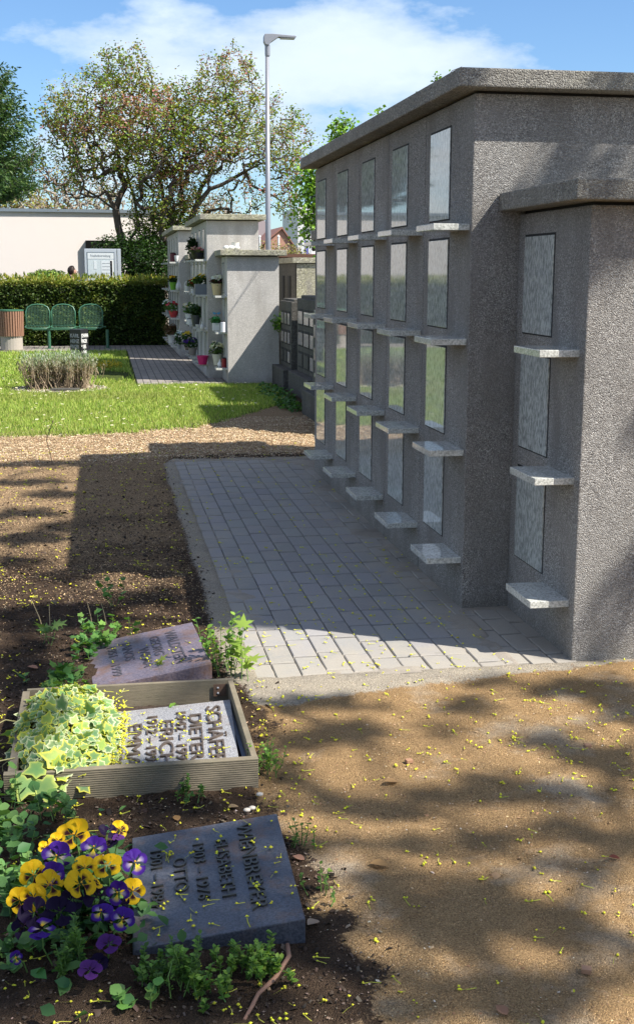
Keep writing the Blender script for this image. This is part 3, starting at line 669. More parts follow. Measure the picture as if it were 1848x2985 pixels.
MB().lathe([(.225, .79), (.262, .79), (.262, .815), (.225, .815)], (bx, 25.2, 0), 28).make('rim', M['green_metal'], bn)
MB().lathe([(.19, .36), (.2, .77)], (bx, 25.2, 0), 20).make('inner_bucket', simple('black_bucket', (.02, .02, .02), .6), bn)

# ================================================================== DARK GRAVE PILLAR
px0, px1 = AY(203, 980, 21.2)[0], AY(257, 980, 21.2)[0]
gp = empty('grave_pillar', ((px0+px1)/2, 21.3, 0), 'short black four-sided gravestone with white lettering behind the lavender', 'gravestone')
wd = px1-px0; rot = math.radians(-33); pc = ((px0+px1)/2, 21.3); hw = wd/2/(math.cos(rot)+abs(math.sin(rot)))
MB().box((pc[0]-hw, pc[1]-hw, -.02), (pc[0]+hw, pc[1]+hw, .60), rot=rot, piv=(pc[0], pc[1], 0)).make('stone', simple('black_stone', (.018, .018, .02), .28, var=.3), gp, bevel=.006)
u1 = np.array([math.cos(rot), math.sin(rot), 0]); n1_ = np.array([math.sin(rot), -math.cos(rot), 0]); c0 = np.array([pc[0], pc[1], 0])
white = simple('white_letters', (.75, .75, .72), .5)
# right face carries JOHANNA FINGER, left face KARL-HEINZ FINGER
uR = np.array([-n1_[0], -n1_[1], 0]); nR = u1
uR = np.array([math.cos(rot+PI/2), math.sin(rot+PI/2), 0])
for (uu, nn_, lines, ww) in ((u1, n1_, ['KARL', 'HEINZ', 'FINGER', '1928'], .70), (uR, nR, ['JOHANNA', 'FINGER', '* 1895', '+ 1984'], 1)):
    for i, s in enumerate(lines):
        z = .465-i*.093; L = hw*2*.9
        o0 = c0+nn_*(hw+.0005)-uu*L/2+np.array([0, 0, z])
        tsz = .088; wid = len(s)*tsz*.62
        text_mesh(s, tsz, .0012, 'lettering', white if ww == 1 else simple('grey_letters', (.35, .35, .36), .5), gp, o0, uu, (0, 0, 1), nn_, L/wid*.93, .002)
MB().box((px0-.15, 20.95, -.02), (px1+.15, 21.02, .05)).make('kerb_stone', M['old'], gp)

# ================================================================== STREET LAMP
lp = empty('street_lamp', (3.172, 24, 0), 'slim grey street lamp with a flat angular head rising above the blossoming tree', 'street lamp')
MB().lathe([(.055, 0), (.053, 2.3), (.036, 5.60)], (3.172, 24, 0), 16).make('pole', M['grey_metal'], lp, smooth=True)
MB().lathe([(.048, 5.56), (.050, 5.60), (.050, 5.74), (.044, 5.75)], (3.178, 24, 0), 14).make('collar', M['grey_metal'], lp)
prof = [(-.075, 5.90), (-.055, 5.945), (.10, 5.95), (.46, 5.93), (.525, 5.93), (.54, 5.915), (.52, 5.885), (.20, 5.895), (.06, 5.80), (.02, 5.745), (-.045, 5.75), (-.075, 5.81)]
V = [(3.18+a, 24-.075, z) for a, z in prof]+[(3.18+a, 24+.075, z) for a, z in prof]; q = len(prof)
MB().add(V, [tuple(range(q)), tuple(range(2*q-1, q-1, -1))]+[(i, i+q, (i+1) % q+q, (i+1) % q) for i in range(q)]).make('lamp_head', M['grey_metal'], lp, bevel=.008)
MB().box((3.42, 23.94, 5.872), (3.69, 24.06, 5.886)).make('light_panel', M['lamp_glass'], lp)

# ================================================================== TREES
def greedy_tree(trunks, targets, mid=3, wob=.12, rs=R, droop=.0):
    """grow branches from given limbs to every target; returns nodes, parents"""
    Nn = []; Pa = []
    for tr in trunks:
        base = None
        tr = [np.array(t, float) for t in tr]
        if Nn:
            A = np.array(Nn); d = np.linalg.norm(A-tr[0], axis=1); j = int(d.argmin())
            base = j if d[j] < .6 else None
        last = base
        pts = [tr[0]]
        for a, b in zip(tr[:-1], tr[1:]):
            m_ = max(1, int(np.linalg.norm(b-a)/.25))
            for q in range(1, m_+1): pts.append(a+(b-a)*q/m_+rs.normal(size=3)*.012*(q < m_))
        for p_ in pts:
            Nn.append(p_); Pa.append(-1 if last is None else last); last = len(Nn)-1
    root = np.array(Nn).mean(0); root[2] = max(root[2]*.6, 0)
    targets = targets[np.argsort(np.linalg.norm(targets-root, axis=1))]
    cap_ = len(Nn)+len(targets)*mid+5; A = np.zeros((cap_, 3)); A[:len(Nn)] = Nn; n = len(Nn); tips = []
    for t in targets:
        d = np.linalg.norm(A[:n]-t, axis=1)+.25*np.maximum(0, A[:n, 2]-t[2]); j = int(d.argmin()); s = A[j].copy(); last = j
        L = np.linalg.norm(t-s); off = rs.normal(size=3)*wob*L; off[2] += L*.10-droop*L
        for q in range(1, mid+1):
            f = q/mid; p_ = s+(t-s)*f+off*math.sin(PI*f)
            A[n] = p_; Pa.append(last); last = n; n += 1
        tips.append(last)
    return A[:n], np.array(Pa), np.array(tips)
def tree_mesh(A, Pa, tip_r, max_r, power=2.2, sides=4):
    n = len(A); w_ = np.zeros(n); kids = np.zeros(n, int)
    for i in range(n):
        if Pa[i] >= 0: kids[Pa[i]] += 1
    w_[kids == 0] = 1
    for i in range(n-1, -1, -1):
        if Pa[i] >= 0: w_[Pa[i]] += w_[i]
    r = tip_r*w_**(1/power); r = np.minimum(r, max_r)
    idx = np.where(Pa >= 0)[0]; p0 = A[Pa[idx]]; p1 = A[idx]; r1 = r[idx]; r0 = np.minimum(r[Pa[idx]], r1*1.5)
    t = p1-p0; L = np.linalg.norm(t, axis=1)[:, None]+1e-9; t = t/L; p1 = p1+t*np.minimum(r1[:, None]*.5, .02)
    ref = np.where(np.abs(t[:, 2:3]) < .8, np.array([[0, 0, 1.]]), np.array([[1., 0, 0]])); a = np.cross(t, ref); a /= np.linalg.norm(a, axis=1)[:, None]; b = np.cross(t, a)
    th = np.linspace(0, 2*PI, sides, endpoint=False); ring = np.cos(th)[None, :, None]*a[:, None]+np.sin(th)[None, :, None]*b[:, None]
    V = np.concatenate([p0[:, None]+ring*r0[:, None, None], p1[:, None]+ring*r1[:, None, None]], 1).reshape(-1, 3)
    m_ = len(idx); F = []
    for j in range(sides): F.append(np.stack([np.arange(m_)*2*sides+j, np.arange(m_)*2*sides+(j+1) % sides, np.arange(m_)*2*sides+sides+(j+1) % sides, np.arange(m_)*2*sides+sides+j], 1))
    return V, np.concatenate(F), r
def in_ell(n, ells, rs=R, pw=.45):
    """points in a union of ellipsoids (c, r, weight)"""
    wt = np.array([e[2] for e in ells], float); wt /= wt.sum(); i = rs.choice(len(ells), n, p=wt)
    d = rs.normal(size=(n, 3)); d /= np.linalg.norm(d, axis=1)[:, None]; q = rs.uniform(size=(n, 1))**pw
    return np.array([ells[j][0] for j in i])+d*q*np.array([ells[j][1] for j in i])
def make_tree(name, label, trunks, ells, ntw, nleaf, lsize, cols, wts, tipr=.006, maxr=.14, tmpl=T_LEAF, bark='bark', spread=.16, group=None, leafmat='leaf', cat='tree', mid=3, wob=.12, extra=None, power=2.2, droop=0):
    base = trunks[0][0]; r = empty(name, (base[0], base[1], 0), label, cat, group)
    T_ = in_ell(ntw, ells); A, Pa, tips = greedy_tree(trunks, T_, mid=mid, wob=wob, droop=droop)
    V, F, rr = tree_mesh(A, Pa, tipr, maxr, power); fast('trunk', V, F, M[bark], r)
    if nleaf:
        thin = np.where(rr < tipr*2.6)[0]; j = R.choice(thin, nleaf); P = A[j]+R.normal(size=(nleaf, 3))*spread
        c = palette(nleaf, cols, wts, .3)
        if extra is not None: c = extra(P, c)
        V, F, C = leafcloud(P, R.uniform(.7, 1.25, nleaf)*lsize, tmpl, c, up=.35); fast('crown', V, F, M[leafmat], r, C)
    return r
def ell(x, y, rx, ry, Y, dep, wt=1.0):
    s = SS/FPX*Y/.98; return (DY(x, y, Y), np.array([rx*s, dep, ry*s]), wt*rx*ry/10000)
YT = 29.4
def tp(pts, Y=YT, dy=0): return [DY(a, b, Y+dy*i/len(pts)) for i, (a, b) in enumerate(pts)]
def gb(pts, Y=YT, dy=0):
    t = tp(pts, Y, dy); b = t[0].copy(); b[2] = 0; b[0] += (t[0][0]-t[1][0])*.5; return [b]+t
trunks = [gb([(318, 650), (298, 590), (283, 545), (276, 500), (252, 455), (228, 425), (212, 380)], YT, -.5),
          gb([(386, 655), (378, 610), (402, 555), (404, 520), (390, 485), (386, 440), (362, 380), (350, 300)], YT, .4),
          gb([(425, 655), (432, 590), (452, 535), (468, 490), (500, 450), (555, 425), (598, 440), (636, 455)], YT, -.8),
          tp([(468, 490), (478, 450), (500, 415), (520, 370), (545, 300)], YT, .8), tp([(402, 560), (440, 500), (430, 430), (440, 350)], YT, 1.0),
          tp([(298, 590), (330, 540), (320, 470), (300, 400), (305, 300)], YT, .9), tp([(555, 425), (620, 390), (690, 370)], YT, -.9), tp([(598, 440), (660, 470), (700, 500)], YT, .3), tp([(276, 500), (300, 440), (340, 400)], YT, .3),
          tp([(276, 500), (235, 470), (190, 440), (150, 400)], YT, .6)]
E_ = [ell(*a[:4], YT, a[4], a[5] if len(a) > 5 else 1) for a in [(215, 270, 115, 95, 1.4), (310, 190, 60, 85, .8, 1.0), (255, 165, 55, 50, .6, .7), (300, 330, 165, 90, 1.7), (420, 310, 165, 105, 1.7, 1.25), (400, 400, 120, 70, 1.2, 1.2), (425, 235, 75, 55, .7, .7), (545, 200, 80, 85, 1.1, .9), (575, 320, 150, 110, 1.6, .85), (680, 340, 75, 90, 1.2, .7), (240, 420, 80, 60, 1.1, .6), (400, 490, 95, 85, .9, 1.5), (150, 390, 80, 90, .9, .6), (620, 470, 120, 55, 1.1, .4), (160, 300, 60, 70, .8, .7), (350, 560, 70, 60, .6, .6), (700, 440, 50, 90, .8, .4)]]
pinkc = fbm
def tree_cols(P, c):
    f = sm(fbm(P[:, 0]+P[:, 1], P[:, 2], 1.5, 3, 51), .46, .62)[:, None]*(R.uniform(size=(len(P), 1)) < .5)
    pk = palette(len(P), [(.38, .14, .14), (.34, .16, .09), (.45, .22, .22)])
    hi = sm(P[:, 2], 2.2, 3.4)[:, None]
    g_ = palette(len(P), [(.09, .16, .02), (.14, .21, .03)])
    c = c*hi+g_*(1-hi); return c*(1-f*hi)+pk*f*hi
make_tree('judas_tree', 'wide multi-stemmed tree with olive green leaves and pinkish blossom behind the hedge', trunks, E_, 3000, 42000, .058, [(.20, .30, .04), (.29, .33, .05), (.34, .27, .08), (.12, .20, .03), (.36, .18, .12)], [5, 4, 1.5, 4, 1.6], .0055, .115, T_LEAF, spread=.075, extra=tree_cols, wob=.2)

# dark evergreen bushes beneath it
def bush(name, label, ells, n, size, cols, wts=None, tmpl=T_LEAF, up=.4, twigs=0, group=None, cat='bush', wood='twig', pw=.33):
    c = np.mean([e[0] for e in ells], axis=0); r = empty(name, (c[0], c[1], 0), label, cat, group)
    P = in_ell(n, ells, pw=pw); P = P[P[:, 2] > .01]; cl = palette(len(P), cols, wts, .35)
    V, F, C = leafcloud(P, R.uniform(.6, 1.3, len(P))*size, tmpl, cl, up=up); fast('foliage', V, F, M['leaf'], r, C)
    if twigs:
        base = np.array([c[0], c[1], 0.]); A, Pa, tips = greedy_tree([[base, base+np.array([0, 0, .1])]], in_ell(twigs, ells), mid=2)
        V, F, _ = tree_mesh(A, Pa, .006, .05); fast('stems', V, F, M[wood], r)
    return r
bush('yew_bush', 'dark evergreen shrub mass under the multi-stemmed tree, right of the notice board', [ell(330, 620, 75, 70, 28.9, .6), ell(400, 590, 70, 90, 29.8, .6), ell(270, 590, 50, 30, 28.9, .5), ell(350, 640, 90, 60, 28.7, .5)], 9000, .075, [(.018, .045, .012), (.03, .07, .016), (.05, .10, .02)], [4, 3, 1.5], T_DIAMOND, .6, 60)
bush('laurel_bush', 'bright green shrub between the two right-hand stems of the tree', [ell(428, 610, 26, 60, 30.6, .6), ell(412, 660, 30, 40, 30.6, .5)], 2200, .08, [(.10, .20, .03), (.16, .28, .05), (.06, .12, .02)], None, T_LEAF, .4, 20)
bush('spurge_bush', 'low lime-green shrub showing above the hedge, left of the person', [ell(115, 662, 50, 18, 29.5, .5)], 2400, .06, [(.22, .34, .06), (.34, .45, .10), (.12, .22, .04)], None, T_DIAMOND, .4, 10)

# conifer at the left edge
def conifer(name, label, cx_, cy_, H, R0, z0, n, seed):
    r = empty(name, (cx_, cy_, 0), label, 'tree'); rs = np.random.RandomState(seed)
    MB().tube([(cx_, cy_, 0), (cx_, cy_, H*.6), (cx_, cy_, H)], [.22, .12, .02], 8).make('trunk', M['bark'], r)
    P = []; D = []; Vt = []; Ft = []; nv = 0
    for i in range(n):
        z = z0+(H-z0)*rs.uniform()**1.15; rad = R0*(1-(z-z0)/(H-z0))**.62*rs.uniform(.72, 1.08)*(.82+.36*vnoise(np.array([z*1.3]), np.array([rs.uniform(0, 1)]), 3)[0]); a = rs.uniform(0, 2*PI)
        d = np.array([math.cos(a), math.sin(a), 0]); m_ = 26
        t = np.linspace(.35, 1, m_); pts = np.array([cx_, cy_, z])+d*rad*t[:, None]+np.array([0, 0, 1])*(-.35*rad*t**1.0+.45*rad*t**3)[:, None]
        pts += rs.normal(size=(m_, 3))*.06*(1.2-t)[:, None]; P.append(pts); D.append(np.tile(d, (m_, 1)))
        v, f = tube(np.array([[cx_, cy_, z], pts[m_//2], pts[-1]]), [.03, .015, .006], 3); Vt.append(v); Ft += [tuple(q+nv for q in g_) for g_ in f]; nv += len(v)
    mb = MB(); mb.V = Vt; mb.F = Ft; mb.C = [np.ones((nv, 3))]; mb.make('branches', M['twig'], r)
    P = np.concatenate(P); D = np.concatenate(D); P = np.repeat(P, 5, 0)+rs.normal(size=(len(P)*5, 3))*np.array([.09, .09, .05]); D = np.repeat(D, 5, 0); nn_ = len(P)
    b = D+rs.normal(size=(nn_, 3))*.7+np.array([0, 0, -.25]); b /= np.linalg.norm(b, axis=1)[:, None]; a = np.cross(b, rs.normal(size=(nn_, 3))); a /= np.linalg.norm(a, axis=1)[:, None]
    V, F, C = leafcloud(P, rs.uniform(.09, .18, nn_), (T_DIAMOND[0]*np.array([.55, 1, 1]), T_DIAMOND[1]), palette(nn_, [(.045, .095, .028), (.07, .135, .035), (.11, .17, .045), (.025, .055, .018)], [3, 3, 1.5, 2]), frames=(a, b, np.cross(a, b)))
    fast('crown', V, F, M['leaf'], r, C); return r
cc0 = DY(-95, 560, 38)
conifer('spruce', 'dark green conifer with upswept tips at the top left, beyond the white building', cc0[0], 38, 8.9, 2.95, 3.9, 560, 4)
# bare and budding trees beyond the building
def far_tree(name, label, x, y, rx, ry, Y, ntw, nl, cols, bark='pale_twig', ls=.11, tipr=.012, base=None, group='budding trees beyond the white building', wts=None, spread=.15):
    c, rr_, _ = ell(x, y, rx, ry, Y, 1); rr_[1] = rr_[0]*.6
    b0 = np.array([c[0], Y, 0]); b1 = np.array([c[0], Y, c[2]-rr_[2]*.55])
    lim = [[b0, b1, c+np.array([0, 0, rr_[2]*.2])]]+[[b1, c+np.array([s*rr_[0]*.5, q, 0])] for s, q in ((-1, 0), (1, .5), (.4, -.8), (-.6, .8))]
    return make_tree(name, label, lim, [(c, rr_, 1)], ntw, nl, ls, cols, wts, tipr, .16, T_LEAF, bark, spread=spread, group=group, wob=.16)
YG = [(.24, .26, .06), (.32, .32, .10), (.30, .24, .14)]
far_tree('budding_tree', 'pale leafless tree behind the white building, right of the conifer', 150, 470, 95, 85, 46, 620, 300, YG)
far_tree('budding_tree', 'low yellow-green budding tree behind the white building at the left edge', 40, 500, 110, 50, 44, 420, 2200, [(.22, .26, .04), (.28, .24, .07), (.30, .20, .12)], ls=.09)
far_tree('budding_tree', 'thin leafless tree behind the roof of the white building, left of the multi-stemmed tree', 250, 480, 70, 60, 48, 360, 150, YG)
far_tree('willow_tree', 'tawny budding tree showing between the tree stem and the grey lamp', 500, 530, 85, 75, 40, 900, 1500, [(.24, .20, .07), (.30, .25, .10), (.20, .15, .08)], ls=.07, group=None, tipr=.009, bark='pale_twig')
far_tree('thorn_bush', 'twiggy yellow-green shrubs in front of the brick house', 670, 615, 70, 32, 36, 420, 900, [(.30, .30, .08), (.26, .22, .10)], ls=.07, group=None, tipr=.007)
LM = [(.20, .36, .04), (.28, .46, .06), (.13, .25, .03)]
far_tree('young_maple', 'fresh light green maple just left of the tall near urn wall', 770, 480, 60, 130, 26, 330, 3600, LM, bark='twig', ls=.085, tipr=.006, group=None)
far_tree('young_maple', 'light green treetop rising behind the sloping cap of the near urn wall', 818, 315, 34, 42, 22, 90, 520, LM, bark='twig', ls=.07, tipr=.005, group=None, spread=.07)
far_tree('young_maple', 'single leafy shoot above the middle of the near wall cap', 908, 272, 9, 20, 16, 16, 50, LM, bark='twig', ls=.05, tipr=.004, group=None, spread=.035)
far_tree('young_maple', 'small leafy top poking above the near corner of the wall cap', 1043, 190, 9, 15, 12, 14, 50, LM, bark='twig', ls=.035, tipr=.003, group=None, spread=.02)

# ------------------------------------------------------------------ town behind
h0 = AY(760, 745, 60); hp = AY(822, 672, 60); h1 = AY(865, 745, 60)
hs = empty('brick_house', (8.5, 62, 0), 'reddish brick house gable with a grey roof far behind the lamp', 'house')
brick = simple('pinkish_brick', (.42, .22, .16), .9, var=.2, vscale=6)
xl, xr, zp, ze = 7.75, 9.5, 3.62, 2.55
V = [(xl-.0, 60, 0), (xr, 60, 0), (xr, 60, 2.3), (hp[0], 60, zp), (xl, 60, 2.9), (xl, 67, 0), (xr, 67, 0), (xr, 67, 2.3), (hp[0], 67, zp), (xl, 67, 2.9)]
MB().add(V, [(0, 1, 2, 3, 4), (9, 8, 7, 6, 5), (0, 5, 6, 1), (1, 6, 7, 2), (4, 9, 5, 0)]).make('wall', brick, hs)
V = [(xr+.15, 59.9, 2.17), (hp[0], 59.9, zp+.02), (xl-.15, 59.9, 2.82), (xr+.15, 67, 2.17), (hp[0], 67, zp+.02), (xl-.15, 67, 2.82), (xr+.15, 59.9, 2.25), (hp[0], 59.9, zp+.12), (xl-.15, 59.9, 2.92), (xr+.15, 67, 2.25), (hp[0], 67, zp+.12), (xl-.15, 67, 2.92)]
MB().add(V, [(0, 3, 4, 1), (1, 4, 5, 2), (6, 7, 10, 9), (7, 8, 11, 10), (0, 1, 7, 6), (1, 2, 8, 7), (3, 9, 10, 4), (4, 10, 11, 5), (0, 6, 9, 3), (2, 5, 11, 8)]).make('roof', simple('red_tiles', (.28, .13, .10), .8), hs)
MB().box((hp[0]-.5, 59.97, 1.2), (hp[0]-.1, 60, 1.9)).make('window', M['joint'], hs)
h2 = empty('side_house', (7.2, 66, 0), 'dim grey-roofed house wing left of the brick gable', 'house')
a = AY(772, 690, 64); MB().box((6.7, 64, 0), (9, 70, 2.9)).make('wall', simple('tan_wall', (.35, .28, .18), .9), h2)
V = [(6.6, 63.9, 2.901), (9.1, 63.9, 2.901), (9.1, 70.1, 2.901), (6.6, 70.1, 2.901), (7.5, 66.5, 4.3), (8.6, 66.5, 4.3)]
MB().add(V, [(0, 1, 5, 4), (1, 2, 5), (2, 3, 4, 5), (3, 0, 4), (3, 2, 1, 0)]).make('roof', simple('slate_roof', (.16, .13, .13), .7), h2)
ob_ = empty('office_block', (11.4, 70, 0), 'pale office block with dark window bands beside the urn wall, far off', 'building')
xa = AY(868, 700, 70)[0]; xb = AY(935, 700, 70)[0]
MB().box((xa, 70, 0), (xb+2, 76, 5.2)).make('wall', simple('pale_panel', (.62, .62, .62), .6), ob_)
for i in range(5): MB().box((xa+.15, 69.97, 1.9+i*.62), (xb+1.8, 70.0, 2.12+i*.62)).make('window', simple('window_grey', (.10, .12, .15), .3) if i == 0 else bpy.data.materials['window_grey'], ob_)
vn = empty('blue_banner', (AY(893, 730, 55)[0], 55, 0), 'upright blue and white roadside banner beyond the brown wall', 'banner')
bx0, bx1 = AY(887, 730, 55)[0], AY(899, 730, 55)[0]
MB().box((bx0, 55, 1.3), (bx1, 55.04, 2.95)).make('panel', simple('blue_violet', (.14, .14, .42), .5), vn)
MB().box((bx0-.09, 54.99, 0), (bx0-.005, 55.05, 2.98)).box((bx1+.005, 54.99, 0), (bx1+.07, 55.05, 2.98)).make('post', simple('white_paint', (.75, .75, .75), .5), vn)
b3 = AY(901, 728, 58)[0]; b4 = AY(922, 728, 58)[0]
vb = empty('red_van', ((b3+b4)/2, 59, 0), 'red and white van roof showing over the brown wall', 'van')
MB().box((b3, 58, .5), (b4+2.5, 60, 2.35)).make('body', simple('red_paint', (.55, .03, .03), .3), vb, bevel=.08)
MB().box((b3+.06, 58.1, 2.351), (b4+2.4, 59.9, 2.75)).make('roof', bpy.data.materials['white_paint'], vb, bevel=.06)
MB().box((b3+.2, 57.97, 1.5), (b3+1.2, 58.01, 2.1)).make('windscreen', bpy.data.materials['window_grey'], vb)
for q in (.6, 2.6): MB().lathe([(.33, -.1), (.33, .1)], (b3+q, 58.1, .33), 16, rot=[[1, 0, 0], [0, 0, 1], [0, 1, 0]]).make('wheel', M['joint'], vb)
for (u, v, Yq, lab) in [(729, 590, 50, 'white flagpole rising behind the tall pale urn block'), (812, 690, 48, 'thin white flagpole in front of the brick gable'), (757, 690, 52, 'slender mast left of the lamp pole near the brick house')]:
    q = AY(u, v, Yq); o = MB().lathe([(.05, 0), (.04, q[2]), (.06, q[2]+.02), (.02, q[2]+.08)], (q[0], Yq, 0), 8).make('flagpole', bpy.data.materials['white_paint']); tag(o, lab, 'flagpole')

# ================================================================== PERSON BEHIND THE HEDGE
def skin_mesh(name, pts, edges, radii, mat, parent, sub=1):
    me = bpy.data.meshes.new(name); me.from_pydata([tuple(p) for p in pts], edges, []); o = bpy.data.objects.new(name, me); COL.objects.link(o)
    md = o.modifiers.new('s', 'SKIN'); md.use_smooth_shade = True; sb = o.modifiers.new('u', 'SUBSURF'); sb.levels = sb.render_levels = sub
    for v, r_ in zip(me.skin_vertices[0].data, radii): v.radius = (r_, r_) if np.isscalar(r_) else r_
    me.skin_vertices[0].data[0].use_root = True
    dg = bpy.context.evaluated_depsgraph_get(); m2 = bpy.data.meshes.new_from_object(o.evaluated_get(dg)); bpy.data.objects.remove(o, do_unlink=True); m2.materials.clear()
    return link(name, m2, mat, parent)
pp = AY(213, 800, 29.6); px_, py_ = pp[0]-.02, 29.6
skin = simple('skin', (.50, .29, .21), .6, var=.04); hairm = simple('dark_hair', (.035, .018, .012), .6); jac = simple('dark_jacket', (.04, .04, .06), .8)
pe = empty('person', (px_, py_, 0), 'person in a dark jacket with dark tied hair walking behind the hedge, seen from behind', 'person')
def body(rs_, name, mat, only=None, z0=0):
    J = {'hip': (0, 0, .92), 'waist': (0, 0, 1.05), 'chest': (.0, 0, 1.33), 'neck': (.01, 0, 1.47), 'headb': (.025, 0, 1.51), 'head': (.03, 0, 1.57), 'top': (.025, 0, 1.63),
         'sl': (-.02, .17, 1.455), 'el': (-.04, .22, 1.10), 'wl': (.08, .20, .90), 'hl': (.12, .19, .83), 'sr': (-.02, -.17, 1.455), 'er': (-.06, -.22, 1.10), 'wr': (.06, -.20, .90), 'hr': (.10, -.19, .83),
         'tl': (0, .09, .88), 'kl': (.08, .09, .49), 'al': (0, .09, .08), 'fl': (.14, .09, .04), 'tr': (0, -.09, .88), 'kr': (-.02, -.09, .49), 'ar': (-.14, -.09, .10), 'fr': (.0, -.09, .05)}
    Rr = {'hip': .15, 'waist': .125, 'chest': .15, 'neck': .062, 'headb': .08, 'head': .095, 'top': .075, 'sl': .065, 'el': .045, 'wl': .03, 'hl': .035, 'sr': .065, 'er': .045, 'wr': .03, 'hr': .035, 'tl': .09, 'kl': .06, 'al': .04, 'fl': .035, 'tr': .09, 'kr': .06, 'ar': .04, 'fr': .035}
    E2 = [('hip', 'waist'), ('waist', 'chest'), ('chest', 'neck'), ('neck', 'headb'), ('headb', 'head'), ('head', 'top'), ('chest', 'sl'), ('sl', 'el'), ('el', 'wl'), ('wl', 'hl'), ('chest', 'sr'), ('sr', 'er'), ('er', 'wr'), ('wr', 'hr'), ('hip', 'tl'), ('tl', 'kl'), ('kl', 'al'), ('al', 'fl'), ('hip', 'tr'), ('tr', 'kr'), ('kr', 'ar'), ('ar', 'fr')]
    if only: E2 = [e for e in E2 if e[0] in only and e[1] in only]
    ks = []
    for e in E2:
        for q in e:
            if q not in ks: ks.append(q)
    cs, sn = math.cos(-.35), math.sin(-.35)
    P = [(px_+J[q][0]*cs-J[q][1]*sn, py_+J[q][0]*sn+J[q][1]*cs, J[q][2]) for q in ks]
    skin_mesh(name, P, [(ks.index(a), ks.index(b)) for a, b in E2], [Rr[q]*rs_ for q in ks], mat, pe)
body(1, 'body', skin)
body(1.2, 'jacket', jac, ['hip', 'waist', 'chest', 'sl', 'el', 'wl', 'sr', 'er', 'wr'])
body(1.22, 'trousers', simple('dark_trousers', (.03, .035, .05), .8), ['hip', 'tl', 'kl', 'al', 'tr', 'kr', 'ar'])
hb = bmesh.new(); bmesh.ops.create_icosphere(hb, subdivisions=3, radius=1); 
for v in hb.verts:
    v.co = Vector((v.co.x*.108-.015, v.co.y*.098, v.co.z*.118)) ; v.co.x *= (1 if v.co.x < .03 else .62)
    v.co += Vector((px_+.015, py_-.012, 1.585))
me = bpy.data.meshes.new('hair'); hb.to_mesh(me); hb.free(); link('hair', me, hairm, pe)
fb = MB(); fx, fy = px_+.03+.10, py_-.04
fb.lathe([(.004, -.02), (.012, 0), (.006, .03)], (fx, fy-.005, 1.545), 6); fb.make('nose', skin, pe)
fb = MB(); fb.box((fx-.022, fy-.03, 1.565), (fx-.012, fy-.018, 1.572)).box((fx-.022, fy+.015, 1.565), (fx-.012, fy+.027, 1.572)); fb.make('eyes', M['joint'], pe)

# ================================================================== GRAVE PLATES
def wedge(x0, x1, y0, y1, zl, zr, th=None, rot=0.0):
    """stone lying on the ground, low on the left, high on the right"""
    V = np.array([(x0, y0, -.03), (x1, y0, -.03), (x1, y1, -.03), (x0, y1, -.03), (x0, y0, zl), (x1, y0, zr), (x1, y1, zr), (x0, y1, zl)], float)
    c = np.array([(x0+x1)/2, (y0+y1)/2]); cs, sn = math.cos(rot), math.sin(rot); W = V[:, :2]-c
    V[:, 0] = c[0]+W[:, 0]*cs-W[:, 1]*sn; V[:, 1] = c[1]+W[:, 0]*sn+W[:, 1]*cs
    return V, [(0,3,2,1),(4,5,6,7),(0,1,5,4),(1,2,6,5),(2,3,7,6),(3,0,4,7)]
def stone_mat(name, a, b, sc_, rough, dirt=.35, spec=.5):
    m, nt, out = nmat(name); k = N(nt); p = coords(k)
    n1 = noise(k, p, sc_, 3, .75); c = mixc(k, ramp(k, n1, [(.4, (0,)*3), (.6, (1,)*3)]), a, b)
    n2 = noise(k, p, 9, 6, .7); c = mixc(k, ramp(k, n2, [(.5, (0,)*3), (.68, (dirt,)*3)]), c, (.16, .085, .045))
    b_ = k('BsdfPrincipled'); k.l(c, b_.inputs['Base Color']); b_.inputs['Specular IOR Level'].default_value = spec
    k.l(ramp(k, n2, [(.35, (rough,)*3), (.7, (min(1, rough+.35),)*3)]), b_.inputs['Roughness'])
    bp = k('Bump', Strength=.25, Distance=.002); k.l(n1, bp.inputs['Height']); k.l(bp.outputs[0], b_.inputs['Normal'])
    k.l(b_.outputs[0], out.inputs[0]); return m
def gravestone(label, x0, x1, y0, y1, zl, zr, rot, mat, lines, lmat, raised=.006, side=None):
    r = empty('grave_plate', ((x0+x1)/2, (y0+y1)/2, 0), label, 'gravestone')
    V, F = wedge(x0, x1, y0, y1, zl, zr, rot=rot); MB().add(V, F).make('stone', mat, r, bevel=.003)
    O = V[7]; ex = V[6]-V[7]; ey = V[4]-V[7]; Lx = np.linalg.norm(ex); Ly = np.linalg.norm(ey); ex = ex/Lx; ey = ey/Ly; nz = np.cross(ey, ex); nz = nz*np.sign(nz[2])
    for (s, fx, f0, f1, cap, bold) in lines:      # fx: baseline across the stone, f0-f1: extent along the reading direction
        text_mesh(s, cap/.70, raised/2, 'lettering', lmat, r, O+ex*Lx*fx+ey*Ly*f0+nz*.0003, ey, ex, nz, 1, bold, 0, (f1-f0)*Ly)
    return r
stW = stone_mat('blue_grey_stone', (.040, .046, .060), (.09, .095, .115), 160, .3, .5)
gravestone('dark blue-grey grave plate lettered WIENBREYER beside the pansies', .027, .430, 2.60, 3.175, .012, .058, math.radians(-1.2), stW,
    [('WIENBREYER', .71, .06, .87, .040, 0.0), ('ELISABETH', .545, .19, .72, .036, 0.0), ('1903 – 1976', .40, .19, .71, .031, 0.0), ('OTTO', .265, .30, .61, .035, 0.0), ('1901 – 1984', .12, .19, .71, .031, 0.0)], M['bronze_dark'], .005)
stS = stone_mat('light_speckled_granite', (.13, .13, .135), (.42, .42, .43), 300, .4, .3)
